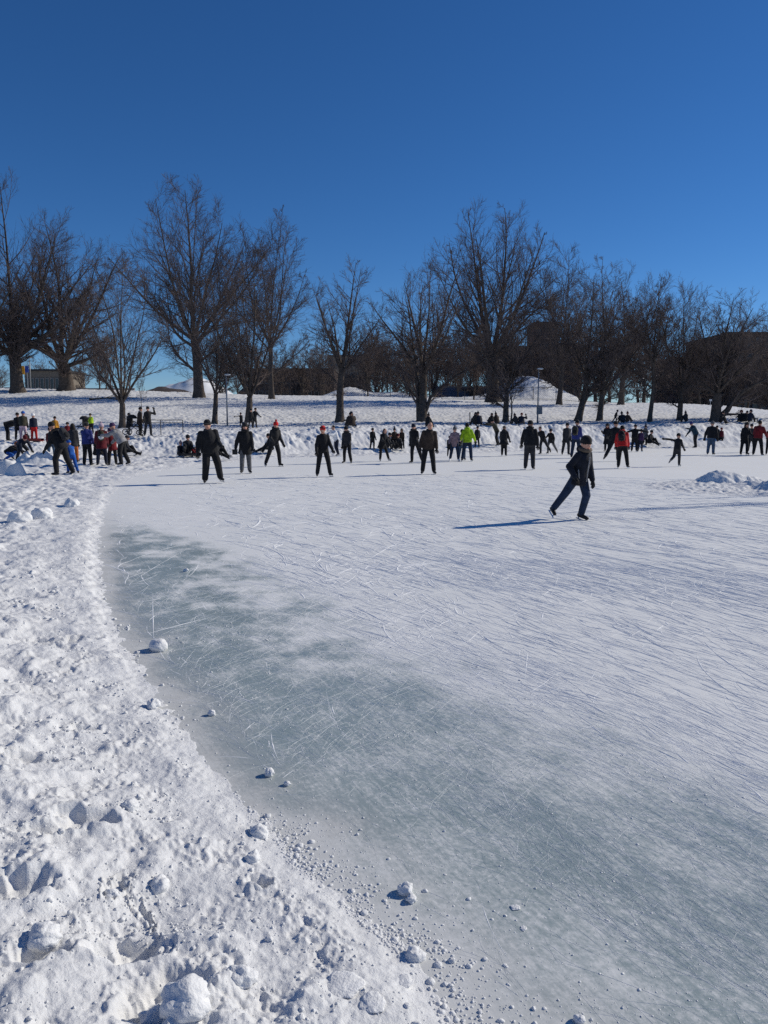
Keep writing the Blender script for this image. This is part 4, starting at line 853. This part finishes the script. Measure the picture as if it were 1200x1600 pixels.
person('skater in bright lime jacket and jeans seen from behind', 730, 721, 663, 175, 'face2', 'lime', 'denim', None, hair=True, group=SK, hood='lime', fat=1.1, over=dict(la=(10, 18, 30), ra=(2, 22, 8)))
person('skater with fur hood and dark flared skirt, seen from behind', 787, 713, 668, 170, 'close', 'soot', 'black', 'fur', jl=.44, skirt='black', group=SK, hood='fur', fat=1.1, over=dict(ra=(0, 16, 6), la=(10, 12, 50)))
person('broad man in black jacket and faded black trousers skating away upright', 827, 734, 661, 178, 'close', 'black', 'char', 'black', group=SK, fat=1.15, hood='black', over=dict(la=(0, 15, 4), ra=(0, 15, 4)))
person('dark skater leading a leaning couple', 848, 710, 668, -30, 'strideL', 'black', 'char', None, hair=True, group=SK, over=dict(roll=5))
person('skater in dark jacket and grey leggings leaning against the leading skater', 860, 709, 671, -25, 'strideL', 'soot', 'grey', 'char', jl=.42, group=SK, over=dict(roll=-6, lean=14))
person('tall skater in long charcoal coat next to the blue jacket', 884, 711, 664, 20, 'stand', 'char', 'char', 'black', jl=.36, group=SK)
pb = person('skater in blue jacket with a dark green backpack, seen from behind', 899, 716, 660, 165, 'stand', 'dblue', 'denim', 'black', group=SK, hatshape='beanie')
backpack(pb, 'olive', 'black', 'dark green backpack on the blue jacket')
person('woman in long black dress coat and brimmed hat standing on the ice', 948, 706, 665, -10, 'close', 'black', 'soot', 'black', jl=.24, hatshape='wide', hair='long', scarf='maroon', group=SK, bootc='lgrey', over=dict(ra=(20, 10, 60)))
person('dark skater with elbow raised behind the red jacket', 960, 721, 662, 170, 'strideL', 'black', 'black', 'black', group=SK, over=dict(la=(-10, 35, 50), lean=4))
pr = person('skater in red jacket with black backpack and black trousers', 971, 732, 676, 175, 'face2', 'red', 'black', None, h=1.66, hair=True, group=SK, hood='red', fat=1.12, over=dict(hp=35, lean=14, ll=(4, 4, 6), rl=(4, 11, 8)))
backpack(pr, 'black', 'soot', 'black backpack on the red jacket')
person('skater in black stretching both arms out wide near the bank', 991, 706, 667, 170, 'stand', 'black', 'black', 'black', group=SK, fat=1.15, over=dict(la=(0, 68, 0), ra=(0, 82, 0)))
person('short skater in purple jacket next to the one with outstretched arms', 1000, 706, 674, 160, 'stand', 'purple', 'navy', 'navy', group=SK)
person('skater in grey hooded coat by the snow bank', 1007, 700, 668, 150, 'stand', 'grey', 'black', 'char', jl=.42, hood='grey', group=SK, hatshape='point')
person('child skating with one arm flung up to the side', 1057, 729, 682, 160, 'strideR', 'soot', 'char', 'black', group=SK, bootc='grey', over=dict(la=(0, 100, 5), ra=(2, 14, 8), lean=16, ll=(-22, 4, 40), rl=(6, 0, 12)))
person('skater in blue jacket bending forward with arms ahead', 1086, 700, 664, -60, 'stoop', 'teal', 'soot', 'dblue', group=SK, fat=1.15, h=1.72, over=dict(lean=26, la=(50, 6, 10), ra=(30, 10, 10)))
person('man in short black jacket and bright jeans with arms held away', 1110, 711, 664, 165, 'close', 'black', 'ldenim', 'grey', group=SK, fat=1.15, over=dict(la=(2, 26, 4), ra=(2, 14, 8)))
person('person in dark coat beside the child in maroon', 1119, 698, 669, 170, 'stand', 'black', 'black', 'black', group=SK, scarf='tan')
person('child in maroon jacket near the snow bank', 1126, 698, 672, 175, 'stand', 'maroon', 'black', 'maroon', group=SK)
person('girl in black with a wide brimmed hat at the right of the ice', 1162, 711, 666, 30, 'close', 'black', 'black', 'black', group=SK, hatshape='wide', hair='long', over=dict(la=(20, 10, 40)))
person('person in dark coat between the brimmed hat girl and the maroon jacket', 1173, 707, 668, 0, 'stand', 'char', 'black', 'char', group=SK, jl=.38)
person('man in maroon jacket with legs apart at the right of the ice', 1183, 712, 664, 170, 'face2', 'dred', 'black', None, hair=True, group=SK, fat=1.12, over=dict(ra=(2, 28, 12)))
person('skater in red cut off by the right border', 1201, 711, 672, 170, 'stand', 'dred', 'black', 'black', group=SK)
# --- at the foot of the far bank
FB = 'people resting at the foot of the far bank'
person('person in white top with dark hair bending by the bank', 526, 713, 672, -60, 'stoop', 'white', 'navy', None, hair=True, ice=False, h=1.55, bootc='lgrey', group=FB, over=dict(lean=14))
person('dark figure standing behind the long-haired woman', 582, 703, 671, 20, 'stand', 'black', 'black', 'black', ice=False, group=FB)
person('person in dark clothes sitting between the long-haired woman and the bank', 604, 703, 684, 60, 'sit', 'soot', 'char', 'char', ice=False, h=1.6, group=FB)
person('standing person in dark coat with hood up before the bank', 616, 703, 671, 15, 'stand', 'brown', 'black', 'black', ice=False, group=FB, hatshape='point')
person('person sitting on the snow between two standing ones', 622, 703, 690, 0, 'sit', 'char', 'black', 'maroon', ice=False, h=1.5, group=FB)
person('standing person in brown coat with shaggy hat before the bank', 628, 703, 672, -15, 'stand', 'brown', 'soot', 'fur', ice=False, group=FB, hatshape='flaps')
person('figure in dark coat standing on the bank foot right of the lime jacket', 745, 700, 668, 190, 'stand', 'soot', 'black', 'black', ice=False, group=FB)
person('person in olive jacket leaning out left behind the fur hood', 776, 697, 670, -70, 'stoop', 'olive', 'black', 'black', ice=False, h=1.62, group=FB, over=dict(la=(75, 10, 5), ra=(75, 10, 5), lean=24))
person('person in black lying back at the bank foot behind the red hat skater', 424, 709, 694, -70, 'sitout', 'black', 'black', 'black', ice=False, h=1.6, group=FB, boot='skate')
person('seated person with dark skates at the bank foot behind the bulky skater', 337, 718, 694, 60, 'sitout', 'black', 'black', 'black', ice=False, h=1.6, group=FB, boot='skate')
person('seated figure in dark coat right of the grey hooded coat', 1014, 697, 681, 60, 'sitout', 'black', 'black', 'black', ice=False, h=1.6, group=FB)
# --- three on the sledge
person('child with pale knitted hat sitting low on the snow left of the sledge', 281, 713, 688, 20, 'sit', 'navy', 'char', 'mauve', ice=False, h=1.25, group=LB, boot='boot', hatshape='pom')
person('person in dark jacket sitting behind the red child', 293, 711, 677, 10, 'sit', 'char', 'black', 'black', ice=False, h=1.72, group=LB, boot='boot')
person('small child in red sitting on the sledge', 302, 713, 695, 40, 'sit', 'red', 'black', 'white', ice=False, h=.95, group=LB, boot='boot')
# --- left gathering
L = dict(ice=False, boot='boot', group=LB)
person('person in black bent double over the snow', 11, 689, 669, 80, 'bend', 'black', 'black', 'black', h=1.45, fat=1.3, **L)
person('dark coated figure half hidden by the blue hat', 29, 688, 660, 160, 'stand', 'black', 'black', 'black', h=1.3, **L)
person('child in blue hat, olive jacket and pale pink trousers', 37, 689, 648, 170, 'stand', 'olive', 'pink', 'blue', fat=1.05, **L)
person('child in white hat, navy jacket and red snow trousers', 54, 689, 651, 175, 'stand', 'navy', 'red', 'white', fat=1.0, **L)
person('crouching child in orange fur hat and blue snow trousers', 12, 719, 691, 60, 'kneel', 'black', 'blue', 'orange', h=1.35, fat=1.1, **L)
person('person in dark jacket and maroon hat bending to lace a skate', 33, 719, 688, 20, 'lace', 'navy', 'char', 'maroon', h=1.6, **L)
person('person in dark red jacket and jeans standing by the snow heap', 81, 717, 673, 10, 'stand', 'maroon', 'ldenim', 'black', **L)
person('child in mustard yellow jacket and black hat', 87, 686, 655, 180, 'stand', 'mustard', 'black', 'black', fat=1.05, **L)
pk = person('stooping adult in black parka with a black backpack', 98, 742, 672, -125, 'stoop', 'black', 'black', 'black', ice=False, boot='boot', group=LB, h=1.86, fat=1.2, over=dict(lean=24, la=(12, 6, 10), ra=(8, 6, 8)))
backpack(pk, 'char', 'black', 'black backpack on the stooping adult at the left')
person('child in bright blue snowsuit beside the stooping adult', 113, 740, 696, 200, 'stoop', 'blue', 'blue', 'blue', ice=False, boot='boot', group=LB, h=1.2, over=dict(lean=30))
person('dark haired person in charcoal coat and rust trousers', 116, 722, 667, 160, 'stand', 'char', 'orange', None, hair='long', jl=.38, **L)
person('person in dark hat mostly hidden behind the charcoal coat', 106, 694, 664, 170, 'stand', 'dred', 'black', 'black', **L)
person('person in violet blue jacket and dark woolly hat seen from behind', 137, 727, 666, 150, 'stand', 'dblue', 'black', 'soot', fat=1.1, **L)
pw = person('woman in burgundy coat with a pale hat and backpack', 160, 727, 667, 178, 'stand', 'maroon', 'navy', 'pink', jl=.38, hatshape='pom', fat=1.1, **L)
backpack(pw, 'olive', 'white', 'green and white backpack on the burgundy coat')
person('person in dark red coat half hidden by the grey jacket', 177, 727, 673, 200, 'stand', 'dred', 'black', 'purple', jl=.38, **L)
person('person in light grey jacket and purple hat leaning left', 192, 727, 673, -110, 'stoop', 'lgrey', 'black', 'purple', h=1.72, fat=1.25, ice=False, boot='skate', group=LB, over=dict(lean=24, la=(46, 8, 12), ra=(30, 8, 20)))
person('person sitting on the snow behind the burgundy coat', 150, 716, 700, 70, 'sitout', 'black', 'black', 'black', h=1.5, **L)
person('person sitting with black boots stretched right behind the grey jacket', 195, 712, 690, 80, 'sitout', 'char', 'black', 'char', h=1.6, **L)
ML = dict(ice=False, boot='boot', group=OB)
person('person in neon yellow jacket standing behind the crowd', 143, 677, 649, 190, 'stand', 'lime', 'black', 'olive', fat=1.0, **ML)
pst = person('woman in long black coat with stroller beside the vase-shaped tree', 201, 680, 648, 100, 'close', 'black', 'black', 'black', jl=.3, over=dict(la=(35, 6, 20), ra=(35, 6, 20)), **ML)
person('person in brown coat with pale scarf turned to the waving man', 219, 681, 639, 110, 'stand', 'brown', 'black', 'black', jl=.38, scarf='lgrey', **ML)
person('man in dark clothes raising one arm in a wave', 232, 681, 638, 20, 'stand', 'soot', 'char', 'black', over=dict(la=(8, 72, 172), lin=82, ra=(5, 22, 20)), **ML)
person('child with arm held out left of the right-leaning tree', 377, 668, 651, 180, 'stand', 'black', 'black', 'black', over=dict(la=(0, 85, 0)), **ML)
person('person in dark coat close against the right-leaning tree', 392, 669, 640, 20, 'stand', 'soot', 'soot', 'black', jl=.34, **ML)
person('person in black coat with elbow out beside the tree couple', 398, 669, 639, 160, 'stand', 'black', 'char', 'black', jl=.3, over=dict(ra=(10, 30, 60)), **ML)
person('person walking along the bank top in dark clothes', 961, 661, 641, 80, 'strideL', 'black', 'navy', 'black', **ML)
S = dict(ice=False, boot='boot', group=SB, h=1.7)
SG = np.random.default_rng(9)
def seated(label, px, py, col=None, face=0, **k):
    kk = dict(S); kk['h'] = SG.uniform(1.25, 1.55); col = col or ('black', 'soot', 'char', 'navy', 'brown')[int(SG.integers(5))]; kk['hood'] = (None, col)[int(SG.integers(2))]; kk['hatshape'] = ('beanie', 'point', 'pom', 'flaps')[int(SG.integers(4))]
    ov = dict(lean=SG.uniform(8, 34), roll=SG.uniform(-8, 8), hy=SG.uniform(-40, 40), la=(SG.uniform(10, 55), SG.uniform(6, 24), SG.uniform(10, 50)), ra=(SG.uniform(10, 55), SG.uniform(6, 24), SG.uniform(10, 50))); ov.update(k.pop('over', {})); kk.update(k)
    person(label, px, py, py - 14, face + SG.uniform(-25, 25), 'sit', col, ('black', 'char', 'soot')[int(SG.integers(3))], ('black', 'char', 'navy', 'maroon')[int(SG.integers(4))], over=ov, **kk)
seated('black seated figure of the pair by the stubbed tree, taller one', 543, 667, face=175)
seated('black seated figure of the pair by the stubbed tree, rounder one', 550, 667, face=180, fat=1.3)
seated('seated person with pointed dark hood behind the brown jacket man', 668, 668, face=180, hatshape='point')
seated('seated dark figure of the pair above the lime jacket, left one', 742, 665, face=180)
seated('seated dark figure of the pair above the lime jacket, right one', 749, 665, face=175)
seated('small seated child left of the bushy twiggy tree', 767, 665, face=180, h=1.35)
seated('seated adult next to the child by the bushy twiggy tree', 777, 664, face=-170, fat=1.15)
seated('seated black figure left of the lamp post, with leg stretched', 807, 664, face=200)
seated('seated black figure left of the lamp post, with one arm raised', 814, 664, face=175, fat=1.1, over=dict(ra=(10, 70, 168), rin=84))
seated('broad seated figure of the pair right of the walking person', 973, 661, face=180, fat=1.2)
seated('slim seated figure of the pair right of the walking person', 980, 661, face=180)
seated('lone seated person between two trees on the right slope', 1072, 660, face=-160, over=dict(la=(20, 60, 20)))
seated('person crouched against the foot of the ground-forked tree', 1125, 662, face=90)
for i, (px, l_) in enumerate(((1158, 'left member of the seated trio on the right bank'), (1164, 'middle member of the seated trio on the right bank'), (1171, 'right member of the seated trio on the right bank'))):
    seated(l_, px, 660, face=180, h=1.6)

# ------------------------------------------------------------------ strollers, sledges, bag
def stroller(loc, rz, label):
    e = empty('stroller', loc, rz); tag(e, label, 'stroller', 'strollers on the bank')
    m = MB()
    for s in (-.24, .24):
        m.bar((s, -.45, 1.0), (s, .35, .22), .016); m.bar((s, .05, .55), (s, -.35, .16), .016); m.bar((s, -.05, .62), (s, .32, .45), .014)
    m.bar((-.24, -.45, 1.0), (.24, -.45, 1.0), .02); m.bar((-.24, -.35, .16), (.24, -.35, .16), .014); m.build('frame', dsteel, e)
    m = MB(); m.box((0, .12, .46), .42, .42, .06); m.box((0, -.14, .68), .42, .07, .5); m.build('seat', cloth(COL['black']), e)
    m = MB(); m.ell((0, -.08, .86), .24, .3, .24, None, 14, 8, .05); m.build('canopy', cloth(COL['soot']), e, None, 0, True)
    for s in (-.27, .27):
        for yy, r_ in ((-.35, .17), (.36, .13)):
            A = np.array([(0, 1., 0), (0, 0, 1.), (1., 0, 0)]); w = MB(); w.ring((s, yy, r_), A, r_ - .025, .025); wo = w.build('wheel', dsteel, e, None, 0, True)
            sp2 = MB()
            for k in range(3): a_ = k * math.pi / 3; sp2.bar((s, yy - math.cos(a_) * (r_ - .03), r_ - math.sin(a_) * (r_ - .03)), (s, yy + math.cos(a_) * (r_ - .03), r_ + math.sin(a_) * (r_ - .03)), .008, 4)
            sp2.build('spokes', steel, wo)
p = hit(209, 680); stroller(p, R(-95), 'black stroller in front of the woman in the long coat')
p = hit(131, 679); stroller(p, R(70), 'black stroller next to the neon yellow jacket')
def sledge(px, py, col, label, rz=0.0):
    p = hit(px, py); e = empty('sledge', (p[0], p[1], p[2] + .02), rz); tag(e, label, 'sledge', 'plastic sledges')
    m = MB(); m.rings([[(sx * w, y_, z_) for sx, z_ in ((-1, .14), (-.9, .03), (.9, .03), (1, .14), (.92, .15), (.84, .06), (-.84, .06), (-.92, .15))] for y_, w in ((-.5, .2), (-.4, .24), (.35, .24), (.52, .17))]); m.build('tray', mat('sledge_plastic', col, .4), e)
    m = MB(); m.bar((-.1, .5, .13), (0, .72, .05), .01); m.bar((.1, .5, .13), (0, .72, .05), .01); m.build('pull_cord', cloth(COL['black']), e)
sledge(50, 691, (.20, .02, .02), 'dark red plastic sledge under the child in red snow trousers', R(90))
sledge(297, 714, (.02, .02, .022), 'black sledge under the child in red', R(80))
p = hit(42, 691); m = MB(); m.ell((0, 0, .2), .14, .10, .22); m.box((0, 0, .16), .22, .16, .3); m.ring((0, 0, .42), np.array([(1., 0, 0), (0, 0, 1.), (0, 1., 0)]), .06, .014)
tag(m.build('bag', cloth(COL['black']), None, p, 0, True), 'black bag standing between two children on the bank', 'bag')
# snow heaps at the left where people sit
def heap(px, py, w, h, label, seed):
    p = hit(px, py)
    def fn(x, y):
        e = 1 - ss(np.sqrt((x / w) ** 2 + (y / (w * .7)) ** 2), .35, 1.0)
        return e * (h * (1 + .35 * pn(x * 1.6 + seed, y * 1.6, 71)) + .12 * pn(x * 3.3, y * 3.3 + seed, 72) + .05 * pn(x * 8, y * 8, 73)) - .04
    o = patch_mound('snow_heap', label, p[0], p[1], w * 1.05, w * .8, fn, .04); o.location.z = p[2] - .06; o['group'] = 'snow heaps at the left'
heap(10, 741, .75, .55, 'rounded snow heap at the left border below the crouching child', 1)
heap(24, 741, .45, .42, 'thin curved wall of snow beside the rounded heap', 5)
heap(62, 722, 1.3, .42, 'wide snow heap in front of the person in dark red jacket', 9)
heap(84, 722, .5, .28, 'small snow lump by the feet of the person in dark red', 12)

# ------------------------------------------------------------------ camera, light, sky
cam = bpy.data.cameras.new('camera'); co = bpy.data.objects.new('camera', cam); C.objects.link(co); sc.camera = co
co.location = (0, 0, EYE); co.rotation_euler = (math.pi / 2 - PITCH, 0, 0); cam.sensor_fit = 'VERTICAL'; cam.sensor_height = 24; cam.lens = 24 * F / 1600; cam.clip_start = .05; cam.clip_end = 3000
SUN_EL, SUN_AZ = R(31), R(20)      # azimuth measured from +X towards +Y
sd_ = Vector((math.cos(SUN_AZ) * math.cos(SUN_EL), math.sin(SUN_AZ) * math.cos(SUN_EL), math.sin(SUN_EL)))
sl = bpy.data.lights.new('sun', 'SUN'); sl.energy = 3.7; sl.angle = R(.5); sl.color = (1, .93, .80)
so = bpy.data.objects.new('sun', sl); C.objects.link(so); so.rotation_euler = sd_.to_track_quat('Z', 'Y').to_euler()
w = bpy.data.worlds.new('World'); sc.world = w; w.use_nodes = True; nt = w.node_tree
sk = nt.nodes.new('ShaderNodeTexSky'); sk.sky_type = 'NISHITA'; sk.sun_disc = False; sk.sun_elevation = SUN_EL; sk.sun_rotation = math.pi / 2 - SUN_AZ
sk.altitude = 2000; sk.air_density = 1.0; sk.dust_density = 0; sk.ozone_density = 8.0
hs = nt.nodes.new('ShaderNodeHueSaturation'); hs.inputs['Saturation'].default_value = 1.12; hs.inputs['Hue'].default_value = .503; nt.links.new(sk.outputs[0], hs.inputs['Color'])
bg = nt.nodes['Background']; bg.inputs['Strength'].default_value = .088; nt.links.new(hs.outputs[0], bg.inputs['Color'])
sc.view_settings.view_transform = 'Standard'; sc.view_settings.look = 'None'; sc.view_settings.exposure = 0; sc.view_settings.gamma = 1
sc.cycles.max_bounces = 6; sc.cycles.use_denoising = False
